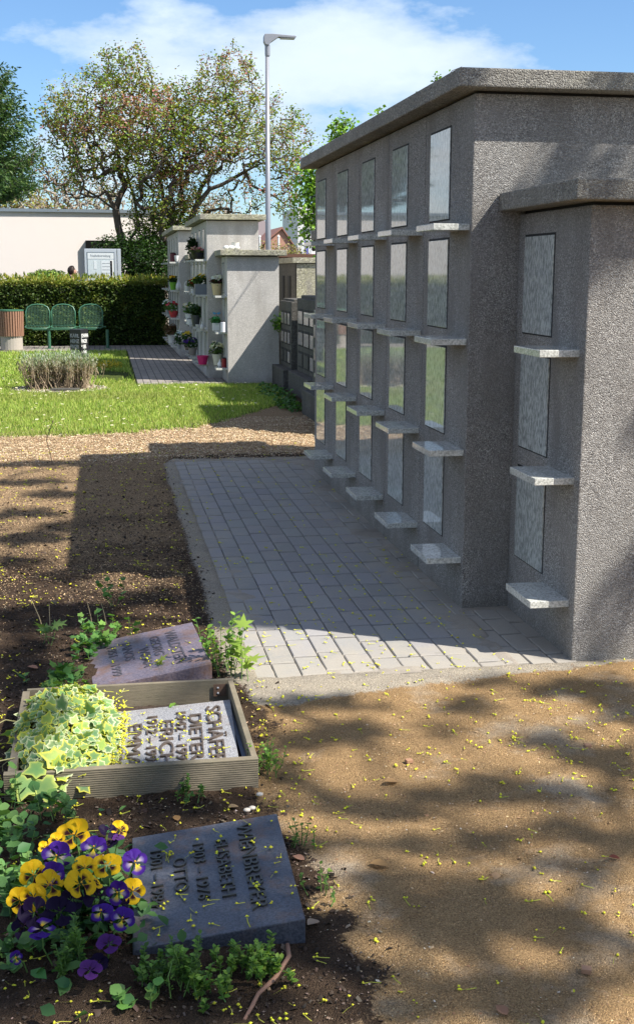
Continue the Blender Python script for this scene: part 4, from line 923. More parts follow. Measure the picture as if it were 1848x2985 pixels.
gravestone('light speckled grave plate lettered SCHÄFER inside the wooden frame', -.03, .388, 3.545, 4.155, .018, .050, math.radians(-3), stS,
    [('SCHÄFER', .79, .10, .93, .050, 0.0), ('DIETER', .645, .20, .86, .043, 0.0), ('1942 – 1997', .535, .14, .92, .036, 0.0), ('ERICH', .41, .25, .88, .045, 0.0), ('1912 – 1996', .30, .16, .88, .036, 0.0), ('EMMA', .155, .26, .86, .045, 0.0), ('1919 – 2006', .045, .18, .90, .034, 0.0)], M['bronze'], .006)
stV = stone_mat('violet_grey_stone', (.10, .085, .11), (.20, .16, .18), 120, .25, .8)
gravestone('violet-grey grave plate engraved WALDSTEIN, farthest of the three', -.10, .352, 4.49, 5.07, .0, .070, math.radians(3.5), stV,
    [('WALDSTEIN', .72, .10, .86, .046, .0004), ('GEORG', .57, .16, .60, .040, .0003), ('WILMA', .45, .36, .80, .040, .0003), ('JANOS', .31, .16, .58, .040, .0003), ('1951 – 1999', .18, .2, .85, .036, .0003)], simple('engraved_grey', (.065, .06, .07), .5), .002)
MB().box((.392, 3.58, -.02), (.412, 4.16, .028)).make('stone_backing', simple('blue_side', (.12, .15, .22), .3))
tag(bpy.data.objects['stone_backing'], 'narrow blue-grey slab beside the speckled grave plate', 'slab')
# wooden frame
wood, nt, out = nmat('weathered_wood'); k = N(nt); p = coords(k)
mp = k('Mapping'); k.l(p, mp.inputs['Vector']); mp.inputs['Scale'].default_value = (3, 3, 30)
c = mixc(k, noise(k, mp.outputs[0], 6, 5, .7), (.10, .082, .055), (.28, .235, .16)); c = mixc(k, ramp(k, noise(k, p, 7, 4, .6), [(.45, (0,)*3), (.7, (.5,)*3)]), c, (.10, .10, .06))
b = k('BsdfPrincipled', Roughness=.8); k.l(c, b.inputs['Base Color']); bp = k('Bump', Strength=.4, Distance=.003); k.l(noise(k, mp.outputs[0], 14, 4, .6), bp.inputs['Height']); k.l(bp.outputs[0], b.inputs['Normal']); k.l(b.outputs[0], out.inputs[0])
pf = empty('grave_planter', (.06, 3.9, 0), 'weathered ribbed wooden frame around the ivy and the speckled grave plate', 'planter')
rotp = math.radians(1.0)
def ribbed(x0, x1, y, z0, z1, th, nr, outward=-1):
    """a decking board on edge with ribs on its outer side"""
    prof = []; 
    for i in range(nr):
        za = z0+(z1-z0)*i/nr; zb = z0+(z1-z0)*(i+1)/nr; d = (zb-za)
        prof += [(y+outward*.0, za+d*.02), (y+outward*.0032, za+d*.22), (y+outward*.0032, za+d*.72), (y, za+d*.98)]
    prof += [(y-outward*th, z1), (y-outward*th, z0)]; q = len(prof)
    V = [(x0, a, b_) for a, b_ in prof]+[(x1, a, b_) for a, b_ in prof]
    F = [(i, (i+1) % q, (i+1) % q+q, i+q) for i in range(q)]
    if outward < 0: F = [tuple(reversed(f)) for f in F]
    return V, F+[tuple(range(q)), tuple(reversed(range(q, 2*q)))]
mb = MB(); mb.add(*ribbed(-.335, .425, 3.503, -.01, .088, .019, 14)); mb.make('board', wood, pf)
mb = MB(); mb.add(*ribbed(-.31, .425, 4.268, -.01, .088, .019, 14, 1)); mb.make('board', wood, pf)
MB().box((.405, 3.523, -.01), (.424, 4.243, .0875)).make('board', wood, pf, bevel=.002)
MB().box((-.325, 3.528, -.01), (-.300, 4.243, .0875)).make('board', wood, pf, bevel=.002)
MB().box((.352, 4.240, .03), (.397, 4.243, .075)).make('corner_bracket', simple('rusty_steel', (.16, .10, .07), .6, .4), pf)
for zz in (.042, .062): MB().lathe([(.004, 0), (.004, .002), (.002, .003)], (.368, 4.2398, zz), 8, rot=[[1, 0, 0], [0, 0, -1], [0, 1, 0]]).make('screw', M['alu'], pf)
# soil inside the frame
q = np.meshgrid(np.linspace(-.30, .399, 60), np.linspace(3.528, 4.243, 60)); xx, yy = q[0].ravel(), q[1].ravel()
zz = .004+.012*(fbm(xx, yy, 22, 3, 3)-.3)-.0*xx; ii = (np.arange(59)[:, None]*60+np.arange(59)[None]).ravel()
fl = fast('planter_soil', np.stack([xx, yy, zz], 1), np.stack([ii, ii+1, ii+61, ii+60], 1), simple('dark_soil', (.05, .032, .022), .95, var=.6, vscale=60, bump=.8, bscale=120), smooth=True); tag(fl, 'dark soil inside the wooden frame', 'soil', kind='structure')

# ------------------------------------------------------------------ variegated ivy
def iv_shade(C):
    n, kk, _ = C.shape; rim = R.choice(3, n, p=[.55, .3, .15]); cols = np.array([(.62, .66, .30), (.60, .60, .06), (.34, .46, .10)]); C = C.copy()
    r = cols[rim][:, None, :]*R.uniform(.8, 1.15, (n, 1, 1)); w_ = np.ones((1, kk, 1)); w_[0, 0] = 0
    return C*(1-w_)+r*w_
def ivy_T():
    """ivy leaf with a green middle ring and a pale rim"""
    T, F = IVY; k_ = len(T)-1; c = T[0]; ring = c+(T[1:]-c)*.66; rim = T[1:]
    V = np.concatenate([[c], ring, rim]); V[0, 2] = -.03
    F3 = [(0, i+1, (i+1) % k_+1) for i in range(k_)]; F4 = [(i+1, i+1+k_, (i+1) % k_+1+k_, (i+1) % k_+1) for i in range(k_)]
    F4t = [(a, b_, c_) for a, b_, c_, d_ in F4]+[(a, c_, d_) for a, b_, c_, d_ in F4]
    return V, np.array(F3+F4t), k_
VT, VF, VK = ivy_T()
def iv_cloud(P, size, frames, yellow=.3):
    n = len(P); g_ = palette(n, [(.10, .22, .09), (.16, .30, .10), (.07, .16, .07), (.30, .42, .10)], [3, 3, 1.5, 1.2]); C = np.repeat(g_[:, None, :], len(VT), 1)
    pal = np.array([(.74, .76, .45), (.74, .68, .07), (.50, .56, .12)]); i = R.choice(3, n, p=[.45, .1+yellow, .45-yellow]); rim = pal[i]*R.uniform(.85, 1.1, (n, 1))
    C[:, 1+VK:] = rim[:, None]; C[:, 1:1+VK] = C[:, 1:1+VK]*.86+rim[:, None]*.14
    V, F, C2 = leafcloud(P, size, (VT, VF), np.ones((n, 3)), frames=frames); return V, F, C.reshape(-1, 3)
iv = empty('variegated_ivy', (-.15, 3.85, .0), 'mound of yellow-green variegated ivy filling the left half of the wooden frame', 'ivy')
n = 1150; a_ = R.uniform(0, 2*PI, n); rr = R.uniform(size=n)**.5; x = -.165+.165*rr*np.cos(a_)*1.02; y = 3.87+.40*rr*np.sin(a_)
z = .055+.085*np.sqrt(np.maximum(0, 1-rr**2))+R.uniform(-.035, .012, n)
y = np.clip(y, 3.51, 4.28); P = np.stack([x, y, z], 1)
nn = np.stack([np.cos(a_)*rr*.6, np.sin(a_)*rr*.6-.28, np.full(n, .9)], 1)+R.normal(size=(n, 3))*.5; nn /= np.linalg.norm(nn, axis=1)[:, None]
t = R.normal(size=(n, 3)); a = np.cross(nn, t); a /= np.linalg.norm(a, axis=1)[:, None]
V, F, C = iv_cloud(P, R.lognormal(math.log(.034), .25, n), (a, np.cross(nn, a), nn)); fast('leaves', V, F, M['leaf'], iv, C)
mb = MB()
for i in range(150):
    p1 = P[R.randint(n)]; p0 = np.array([p1[0]+R.normal()*.02, p1[1]+R.normal()*.02, .01]); mb.tube([p0, (p0+p1)/2+R.normal(size=3)*.01, p1], .0013, 4)
for (x0, y0, z0, pts) in [(-.31, 3.95, .08, [(-.36, 3.93, .10), (-.40, 3.90, .09)]), (-.31, 3.62, .09, [(-.35, 3.58, .10), (-.40, 3.54, .06)]), (0.0, 4.1, .09, [(.03, 4.12, .12), (.02, 4.05, .13)])]:
    mb.tube([(x0, y0, z0)]+pts, .0018, 5)
mb.make('stems', simple('ivy_stem', (.36, .33, .14), .7), iv)
big = np.array([(-.262, 3.495, .082), (-.225, 3.490, .078), (-.215, 3.515, .10)]); nb_ = np.array([(.1, -.75, .6), (-.1, -.8, .55), (0, -.5, .85)]); nb_ /= np.linalg.norm(nb_, axis=1)[:, None]
b0 = np.array([(-.35, -.3, -.9), (.25, -.35, -.9), (-.9, -.2, -.2)]); a0 = np.cross(b0, nb_); a0 /= np.linalg.norm(a0, axis=1)[:, None]
V, F, C = iv_cloud(big, np.array([.085, .085, .07]), (a0, np.cross(nb_, a0), nb_), 0); fast('large_leaves', V, F, M['leaf'], iv, C)

# ------------------------------------------------------------------ pansies
def petal(cen, ang, rad, wid, cols, U, W, Nn, bend, k0=.06):
    """petal as a 4x7 fan; cols: function of (t, s) -> rgb"""
    V = []; C = []; nr, ns = 5, 7
    for i in range(nr):
        t = i/(nr-1)
        for j in range(ns):
            s = (j/(ns-1)-.5)*2; w_ = wid*math.sin(PI*min(.5+.0, .12+.50*t))*(.35+.65*t)
            r = rad*(k0+(1-k0)*t)*(1-.22*s*s*t); an = ang+s*w_
            x, y = r*math.sin(an), r*math.cos(an); z = bend*rad*(t*t)*.35+rad*.05*math.sin(s*5+ang*3)*t+rad*.02
            V.append(cen+U*x+W*y+Nn*z); C.append(cols(t, s))
    F = [(i*ns+j, i*ns+j+1, (i+1)*ns+j+1, (i+1)*ns+j) for i in range(nr-1) for j in range(ns-1)]
    return V, F, C
def flower(cen, d, roll, r, kind, parent):
    d = np.array(d, float); d /= np.linalg.norm(d); U = np.cross([0, 0, 1.], d); U /= np.linalg.norm(U)+1e-9; W = np.cross(d, U)
    cs, sn = math.cos(roll), math.sin(roll); U, W = U*cs+W*sn, W*cs-U*sn
    mb = MB(); cen = np.array(cen)
    Yl = np.array((.80, .50, .012)); Yd = np.array((.72, .36, .01)); Bl = np.array((.035, .006, .012)); Vi = np.array((.060, .016, .24)); Dk = np.array((.008, .003, .022)); Wh = np.array((.48, .42, .55)); Ye = np.array((.80, .62, .03))
    def cy(blotch):
        def f(t, s):
            c = Yl*(1-.12*abs(s))*(1-.1*(t > .95))
            if blotch and .08 < t < .62 and abs(s) < .78: return Bl
            if t < .1: return Yd
            return c
        return f
    def cv(lower):
        def f(t, s):
            if t > .72 or (abs(s) > .75 and t > .35): return Vi*(1.0 if t < .95 else .7)
            if t > .48: return Vi*.4+(Ye if lower else Wh)*.55
            if t > .15: return Ye if lower else (Wh*.6+Ye*.4)
            return Bl if t < .2 and not lower else Yd
        return f
    def cd(t, s): return Dk*(1+.4*t)
    def cp(t, s): return np.array((.09, .025, .16))*(.7+.4*t)
    up = {'Y': (cy(False), cy(True), cy(True)), 'V': (lambda t, s: Vi*(.75+.3*t), cv(False), cv(True)), 'D': (cd, cd, cd), 'P': (cp, cp, cp)}[kind]
    for off, (an, rr_, wi, cf) in enumerate([(.42, 1.0, .75, up[0]), (-.42, 1.0, .75, up[0]), (1.55, .95, .62, up[1]), (-1.55, .95, .62, up[1]), (PI, .98, .80, up[2])]):
        V, F, C = petal(cen+d*(.0022*off), an, r*rr_, wi, cf, U, W, d, R.uniform(-.5, .9)); s0 = mb.n; mb.add(V, F); mb.C[-1] = np.array(C)
    mb.lathe([(.0012, 0), (.003, .002), (.001, .005)], cen+d*.012, 6, (.75, .45, .05) if kind in 'YV' else (.05, .02, .05))
    st = cen-d*.004; o = mb.make('flower', M['petal'], parent, smooth=True, col=True)
    return o
def pz_(u, v, z): return G(0+u*.29762, 2350+v*.29762, z)
FL = [('Y', 735, 300, 150, .13), ('Y', 560, 350, 75, .13), ('Y', 440, 420, 62, .12), ('Y', 830, 620, 110, .12), ('Y', 1055, 600, 130, .12), ('Y', 330, 680, 125, .12), ('Y', 480, 790, 130, .125), ('Y', 775, 770, 130, .13),
      ('Y', 330, 905, 115, .11), ('Y', 190, 930, 110, .10), ('Y', 1300, 840, 110, .10), ('Y', 1170, 235, 80, .11), ('Y', 905, 760, 90, .12), ('V', 560, 500, 140, .14), ('V', 525, 670, 110, .14), ('V', 930, 430, 125, .13),
      ('V', 1320, 560, 125, .11), ('V', 1165, 850, 110, .12), ('V', 1000, 1060, 108, .12), ('V', 1200, 1120, 118, .11), ('V', 410, 1230, 130, .10), ('V', 160, 1490, 62, .06),
      ('D', 1050, 270, 90, .125), ('D', 1040, 400, 110, .10), ('D', 330, 1060, 160, .10), ('D', 590, 1050, 150, .085), ('D', 960, 900, 150, .095), ('D', 700, 930, 110, .09), ('D', 250, 1200, 130, .07), ('D', 1180, 980, 90, .08), ('D', 980, 1130, 90, .07),
      ('P', 1070, 1370, 120, .07), ('P', 880, 1630, 115, .05), ('D', 960, 1560, 100, .04), ('P', 1160, 330, 60, .12)]
pY = empty('pansy_plant', (-.14, 2.95, 0), 'clump of yellow pansies with dark brown faces, left of the lettered plate', 'pansies')
pV = empty('pansy_plant', (-.08, 2.82, 0), 'clump of violet and near-black pansies with yellow centres in front of the yellow ones', 'pansies')
heads = []
for (kd, u, v, s, z) in FL:
    c = pz_(u, v, z); rad = s*.29762/(FPX/np.linalg.norm(c-CAM)*1.0)/1.0
    face = {'Y': (.05, -.75, .75), 'V': (.05, -.85, .65), 'D': (0, -.5, .9), 'P': (0, -.4, .9)}[kd]
    d = np.array(face)+R.normal(size=3)*.24; flower(c, d, R.normal()*.3, rad*(1.14 if kd == 'Y' else 1.05), kd, pY if kd == 'Y' else pV); heads.append((c, kd))
for root, kinds in ((pY, 'Y'), (pV, 'VDP')):
    mb = MB()
    for c, kd in heads:
        if kd in kinds:
            b_ = np.array([c[0]*.8-.02+R.normal()*.01, c[1]+.03+R.normal()*.015, 0]); mb.tube([b_, (b_+c)/2+R.normal(size=3)*.008, c+np.array([0, .008, -.002])], .0018, 5)
    mb.make('stems', simple('green_stem', (.12, .22, .05), .6) if root is pY else bpy.data.materials['green_stem'], root)
    ce = (-.16, 2.95) if root is pY else (-.08, 2.80); n = 300
    P = np.stack([R.normal(size=n)*.075+ce[0], R.normal(size=n)*.13+ce[1], np.abs(R.normal(size=n))*.035+.008], 1)
    V, F, C = leafcloud(P, R.uniform(.025, .048, n), T_LEAF, palette(n, [(.035, .10, .035), (.05, .14, .04), (.09, .19, .05)]), up=.8); fast('leaves', V, F, M['leaf'], root, C)

# ================================================================== GROUND LITTER
def flecks(name, x, y, L, Wd, cols, label, mat, lift=.004, tilt=.35, cat='litter'):
    n = len(x); z = gz(x, y)+lift; nn = np.stack([R.normal(size=n)*tilt, R.normal(size=n)*tilt, np.ones(n)], 1); nn /= np.linalg.norm(nn, axis=1)[:, None]
    t = R.normal(size=(n, 3)); a = np.cross(nn, t); a /= np.linalg.norm(a, axis=1)[:, None]; b = np.cross(nn, a)
    T = np.array([(-.5, -.5, 0), (.5, -.35, .1), (.4, .5, 0), (-.45, .4, -.1), (0, 0, .35)])
    V = np.stack([x, y, z], 1)[:, None]+a[:, None]*T[None, :, :1]*L[:, None, None]+b[:, None]*T[None, :, 1:2]*Wd[:, None, None]+nn[:, None]*T[None, :, 2:]*np.minimum(L, Wd)[:, None, None]
    F = (np.array([(0, 1, 4), (1, 2, 4), (2, 3, 4), (3, 0, 4)])[None]+(np.arange(n)*5)[:, None, None]).reshape(-1, 3)
    return tag(fast(name, V.reshape(-1, 3), F, mat, None, np.repeat(cols, 5, 0)), label, cat, kind='stuff')
def soil_w(x, y):
    s_, l_, g_, d_ = zones(x, y); pl = (x > .50) & (y > 4.42) & (y < 10.2)
    fr = (x > -.33) & (x < .43) & (y > 3.49) & (y < 4.28); st = ((x > .02) & (x < .44) & (y > 2.6) & (y < 3.19)) | ((x > -.1) & (x < .36) & (y > 4.48) & (y < 5.09))
    return np.where(pl | fr | st, 0, (1-s_)*(1-g_)*(1-.95*d_)), l_
x, y = scatter(66000, -1.9, .62, 2.2, 10.6, lambda x, y: soil_w(x, y)[0]*(1-.75*sm(y, 6.0, 9.5))); n = len(x)
sz = R.lognormal(0, .45, n)*.0048
flecks('soil_crumbs', x, y, sz*R.uniform(.8, 1.8, n), sz, palette(n, [(.030, .020, .014), (.055, .036, .024), (.085, .058, .040), (.12, .09, .065)], [4, 4, 3, 1], .3), 'dark soil crumbs and bark chips on the grave bed', M['vc'], .003, .7, 'soil')
x, y = scatter(150000, -1.9, .75, 3.0, 11.9, lambda x, y: soil_w(x, y)[0]*np.clip(.10+.75*sm(y, 5.0, 6.5)+.25*sm(y, 6.5, 9.5), 0, 1)*(.25+.75*sm(fbm(x, y, 3, 4, 12), .32, .62))); n = len(x)
flecks('seed_husks', x, y, R.uniform(.004, .010, n), R.uniform(.002, .0042, n), palette(n, [(.50, .34, .18), (.58, .42, .24), (.22, .14, .08), (.12, .08, .05)], None, .3), 'pale dry seed husks strewn over the soil left of the paving', M['vc'], .006, .4, 'litter')
x, y = scatter(52000, -1.6, 3.0, 9.6, 13.2, lambda x, y: (1-zones(x, y)[2]*.8)*sm(y, 10.0, 10.5)*(x < 2.4)*~((x > 1.58) & (y < 10.3))); n = len(x)
flecks('seed_husks', x, y, R.uniform(.008, .019, n), R.uniform(.004, .009, n), palette(n, [(.50, .35, .20), (.62, .48, .30), (.34, .22, .12), (.66, .55, .38)], None, .3), 'band of tan seed husks between the paving and the lawn', M['vc'], .006, .4, 'litter')
# sand grains and grit on the path
x, y = scatter(26000, .42, 2.2, 2.0, 4.5, lambda x, y: zones(x, y)[0]*(.3+.7*sm(fbm(x, y, 5, 3, 40), .4, .6))); n = len(x); sz = R.lognormal(0, .45, n)*.0024
flecks('grit', x, y, sz*1.3, sz, palette(n, [(.33, .20, .10), (.48, .34, .19), (.20, .12, .06), (.58, .50, .38)], [4, 3, 3, .5], .3), 'coarse grit lying on the golden sand path', M['vc'], .0008, .3, 'grit')
x, y = scatter(5200, -.35, .75, 2.15, 3.5, lambda x, y: soil_w(x, y)[0]*(.25+.75*sm(x, .35, .5))*sm(fbm(x, y, 7, 3, 43), .35, .6)); n = len(x); sz = R.lognormal(0, .45, n)*.0031
flecks('gravel', x, y, sz*1.3, sz, palette(n, [(.36, .27, .19), (.25, .18, .12), (.5, .44, .36), (.16, .12, .09)], [3, 3, .8, 3], .25), 'small stones mixed into the soil around the lettered plates', M['vc'], .003, .3, 'gravel')

# fallen yellow maple blossoms: a few bells and a thread-like stalk each
def blossoms(x, y, z, name, label, sc_=1.3, parent=None):
    V = []; F = []; C = []; nv = 0; n = len(x)
    oct_ = np.array([(1, 0, 0), (-1, 0, 0), (0, 1, 0), (0, -1, 0), (0, 0, 1), (0, 0, -.6)]); of = [(0, 2, 4), (2, 1, 4), (1, 3, 4), (3, 0, 4), (2, 0, 5), (1, 2, 5), (3, 1, 5), (0, 3, 5)]
    for i in range(n):
        k_ = R.choice([1, 2, 3], p=[.55, .3, .15]); th = R.uniform(0, 2*PI); col = np.array((.74, .71, .05))*R.uniform(.72, 1.12)*np.array((1, R.uniform(.92, 1.08), 1)); s = sc_*R.uniform(.75, 1.25)
        for q in range(k_):
            c = np.array([x[i]+R.normal()*.004*s*(q > 0), y[i]+R.normal()*.005*s*(q > 0), z[i]+.0028*s+.001*q]); r3 = np.array((.0034, .0034, .0028))*s*R.uniform(.8, 1.2, 3)
            V.append(c+oct_*r3+R.normal(size=(6, 3))*.0005); F += [tuple(a+nv for a in f) for f in of]; nv += 6; C.append(np.tile(col, (6, 1)))
        if R.uniform() < .7:
            L = R.uniform(.012, .030)*s; d = np.array([math.cos(th), math.sin(th), 0]); e = np.array([-d[1], d[0], 0]); cv = R.normal()*.35
            pts = [np.array([x[i], y[i], z[i]+.002])+d*L*t+e*L*cv*t*t for t in (0, .5, 1)]; w_ = .0007*s
            for p_ in pts: V.append(np.stack([p_-e*w_, p_+e*w_+np.array([0, 0, w_])]));
            F += [(nv, nv+1, nv+3), (nv, nv+3, nv+2), (nv+2, nv+3, nv+5), (nv+2, nv+5, nv+4)]; nv += 6; C.append(np.tile(np.array((.42, .42, .06)), (6, 1)))
    return tag(fast(name, np.concatenate(V), np.array(F), M['vc'], parent, np.concatenate(C)), label, 'blossoms', kind='stuff')
def bl_w(x, y):
    w_ = .38+.62*sm(fbm(x, y, 2.2, 3, 61), .42, .62); s_ = soil_w(x, y)[0]
    fr = (x > -.33) & (x < .42) & (y > 3.49) & (y < 4.28); st = ((x > .02) & (x < .44) & (y > 2.58) & (y < 3.2)) | ((x > -.12) & (x < .37) & (y > 4.46) & (y < 5.1))
    w_ = np.where(fr | st, 0, w_*np.where((x < .62) & (y < 4.6), 1.0, .55)); return w_*np.where(y > 4.45, .75, 1)*((x < 1.6) | (y < 4.5))
x, y = scatter(5600, -1.5, 2.2, 2.1, 6.6, bl_w); z = np.where((x > .515) & (y > 4.44) & (y < 10.1), .0005, gz(x, y)+np.where(x < .5, .003, 0))
blossoms(x, y, z, 'fallen_blossoms', 'tiny yellow-green maple blossoms fallen over sand, soil and paving')
x, y = scatter(900, -1.7, 1.7, 6.6, 11, lambda x, y: np.where(x < .5, .9, .35)); z = np.where((x > .515) & (y < 10.1), .0005, gz(x, y)+.003)
blossoms(x, y, z, 'fallen_blossoms', 'scattered yellow blossoms on the farther soil and the paving beside the wall', 1.5)
# on the plates
def onplate(root, n, x0, x1, y0, y1, zl, zr, lab):
    x = R.uniform(x0+.01, x1-.01, n); y = R.uniform(y0+.02, y1-.02, n); z = zl+(zr-zl)*(x-x0)/(x1-x0)+.001; blossoms(x, y, z, 'fallen_blossoms', lab)
onplate(0, 52, .03, .425, 2.62, 3.16, .012, .058, 'yellow blossoms lying on the plate lettered WIENBREYER')
onplate(0, 70, -.02, .38, 3.56, 4.13, .019, .051, 'yellow blossoms lying on the speckled plate lettered SCHÄFER')
onplate(0, 26, -.02, .34, 4.52, 5.04, .01, .066, 'yellow blossoms lying on the plate lettered WALDSTEIN')
n = 260; a_ = R.uniform(0, 2*PI, n); x = R.uniform(-.05, .03, n); y = 3.86+R.normal(size=n)*.16; y = np.clip(y, 3.54, 4.22)
blossoms(x, y, np.full(n, .035)+R.uniform(-.01, .05, n), 'fallen_blossoms', 'drift of yellow blossoms between the ivy and the speckled plate')

# ------------------------------------------------------------------ dead leaves, chips, twig
def dead_leaf(u, v, L, rot, label, col=(.30, .15, .08), z=0.004):
    c = G(u, v, z); n_ = 7; V = []; F = []
    for i in range(n_):
        t = i/(n_-1); w_ = .36*math.sin(PI*(t**.8))+.02; curl = .18*math.sin(t*PI)
        for s in (-1, 0, 1): V.append((s*w_*L, (t-.5)*L, .006+abs(s)*curl*L*.8+.12*L*t*t))
    F = [(3*i+j, 3*i+j+1, 3*i+j+4, 3*i+j+3) for i in range(n_-1) for j in (0, 1)]
    V = np.array(V); cs, sn = math.cos(rot), math.sin(rot); V = np.stack([V[:, 0]*cs-V[:, 1]*sn+c[0], V[:, 0]*sn+V[:, 1]*cs+c[1], V[:, 2]+gz(np.array([c[0]]), np.array([c[1]]))[0]], 1)
    o = fast('dead_leaf', V, np.array(F), M['petal'], None, np.tile(np.array(col), (len(V), 1)), smooth=True); tag(o, label, 'leaf', 'dry brown leaves on the ground')
for a in [(870, 2507, .035, 1.0, 'dry brown leaf at the lower right corner of the WIENBREYER plate', (.36, .20, .14)), (1105, 2520, .05, 1.5, 'pale tan leaf lying flat on the sand right of the WIENBREYER plate', (.42, .26, .12)),
          (1462, 2950, .035, .4, 'curled brown leaf near the bottom edge of the sand path', (.36, .20, .13)), (912, 2700, .04, 2.3, 'light curled leaf by the bottom corner of the blue-grey plate', (.48, .36, .26)),
          (515, 2388, .03, .2, 'orange-brown leaf on the soil between the wooden frame and the pansies', (.42, .24, .10)), (95, 1945, .045, 1.2, 'pinkish dry leaf on the soil left of the violet-grey plate', (.50, .26, .17)),
          (1140, 2283, .045, 1.7, 'thin straw-coloured leaf in the middle of the sand path', (.38, .24, .12)), (680, 2348, .035, 2.0, 'curled pale leaf under the near corner of the wooden frame', (.40, .28, .16)), (1790, 2503, .03, 1.4, 'small red-brown leaf far right on the sand path', (.22, .07, .05))]:
    dead_leaf(*a[:4], a[4], a[5])
for (u, v, r_, lab) in [(1192, 2222, .2, 'small brown block-shaped wood chip in the middle of the sand path'), (1713, 2178, 0, 'small brown block-shaped wood chip at the right of the sand path'), (1709, 2833, -.4, 'largest squared wood chip, low on the right of the sand path')]:
    c = G(u, v); s = .011; MB().box((c[0]-s, c[1]-s*.9, -.002), (c[0]+s, c[1]+s*.9, .009), rot=r_).make('wood_chip', simple('chip_wood', (.34, .19, .11), .7, var=.2) if 'chip_wood' not in bpy.data.materials else bpy.data.materials['chip_wood'], bevel=.001)
    tag([o for o in bpy.data.objects if o.name.startswith('wood_chip')][-1], lab, 'wood chip', 'wood chips on the path')
for (u, v, lab) in [(757, 2322, 'white pebble under the corner of the wooden frame'), (720, 2368, 'cream pebble behind the blue-grey plate'), (735, 2362, 'rounder pale pebble nearest the corner of the blue-grey plate'), (568, 2275, 'tiny pale pebble before the wooden frame')]:
    c = G(u, v); bm = bmesh.new(); bmesh.ops.create_icosphere(bm, subdivisions=2, radius=.009)
    for q in bm.verts: q.co = Vector((q.co.x*1.25+c[0], q.co.y+c[1], q.co.z*.7+.006))
    me = bpy.data.meshes.new('pebble'); bm.to_mesh(me); bm.free(); o = link('pebble', me, simple('pebble_stone', (.55, .50, .42), .6) if 'pebble_stone' not in bpy.data.materials else bpy.data.materials['pebble_stone']); me.polygons.foreach_set('use_smooth', [True]*len(me.polygons)); tag(o, lab, 'pebble')
pts = [G(838, 2755, .012), G(842, 2790, .012), G(828, 2812, .008), G(800, 2855, .010), G(752, 2900, .008), G(735, 2935, .006), G(712, 2975, .004)]
tw = MB().tube(pts, [.005, .006, .0055, .006, .005, .005, .004], 6).make('dead_twig', simple('reddish_twig', (.26, .14, .09), .7), smooth=True); tag(tw, 'reddish-brown twig running down from the plate to the bottom edge', 'twig')
st = MB().tube([AY(150, 1270, 11.6)*[1, 1, 0]+[0, 0, .0], AY(143, 1320, 11.2)*[1, 1, 0]+[0, 0, .25], AY(138, 1340, 11)*[1, 1, 0]+[0, 0, .0]], .003, 5)
pA = G(152, 1350); pB = np.array([pA[0]+.02, pA[1]+.05, .35])
st = MB().tube([pA, pA*.5+pB*.5+np.array([-.05, 0, .02]), pB], .003, 5).make('wire_stalk', M['twig']); tag(st, 'thin dark stalk standing up from the seed-strewn soil at the left', 'stalk')

# ================================================================== SMALL PLANTS ON THE GRAVES
def sprig_plant(name, label, c, stems, h, leaf, cols, tmpl=T_LEAF, spread=.03, nl=14, group=None, cat='plant', up=.3, wh=1.0, whorl=False):
    r = empty(name, (c[0], c[1], 0), label, cat, group); mb = MB(); P = []; D = []
    for i in range(stems):
        b = np.array([c[0]+R.normal()*spread, c[1]+R.normal()*spread*1.2, 0]); hh = h*R.uniform(.55, 1.1); top = b+np.array([R.normal()*.25*hh, R.normal()*.25*hh, hh]); mid_ = (b+top)/2+R.normal(size=3)*.08*hh
        mb.tube([b, mid_, top], [.0016, .0013, .0008], 4)
        for q in range(nl):
            t = .18+.82*(q+R.uniform())/nl; p_ = (1-t)**2*b+2*t*(1-t)*mid_+t*t*top; a = R.uniform(0, 2*PI)
            dd = np.array([math.cos(a), math.sin(a), .55+R.normal()*.3]); P.append(p_); D.append(dd/np.linalg.norm(dd))
    mb.make('stems', bpy.data.materials['green_stem'], r); P = np.array(P); D = np.array(D); n = len(P)
    nn = np.cross(D, np.cross(np.array([0, 0, 1.]), D)); nn /= np.linalg.norm(nn, axis=1)[:, None]; nn = np.sign(nn[:, 2:3]+1e-6)*nn+R.normal(size=(n, 3))*.25; a = np.cross(D, nn); a /= np.linalg.norm(a, axis=1)[:, None]
    V, F, C = leafcloud(P, R.uniform(.75, 1.2, n)*leaf, (tmpl[0]*np.array([wh, 1, 1]), tmpl[1]), palette(n, cols, None, .25), frames=(a, D, np.cross(a, D))); fast('leaves', V, F, M['leaf'], r, C); return r
BX = [(.15, .28, .04), (.24, .38, .06), (.09, .19, .035)]; BXD = [(.09, .19, .03), (.14, .27, .045), (.06, .13, .03)]
for (u, v, s, h, cols, lab) in [(430, 2870, 13, .065, BXD, 'dark box seedling before the lower left corner of the plate'), (555, 2880, 18, .10, BXD, 'tallest box seedling, in the middle below the blue-grey plate'), (600, 2905, 10, .06, BX, 'small box seedling in front of the tallest one'),
                                (680, 2830, 8, .06, BX, 'loose box seedling under the middle of the plate edge'), (745, 2850, 13, .075, BX, 'bright box seedling near the right end of the plate'), (215, 2830, 14, .12, BXD, 'box seedling growing in front of the dark pansies'), (800, 2850, 6, .05, BX, 'lowest box sprig beside the reddish twig')]:
    sprig_plant('box_seedling', lab, G(u, v), s, h, .014, cols, T_LEAF, .022, 26, 'box seedlings below the lettered plate', up=.5, wh=1.0)
HB = [(.06, .15, .04), (.10, .22, .06), (.16, .30, .08)]
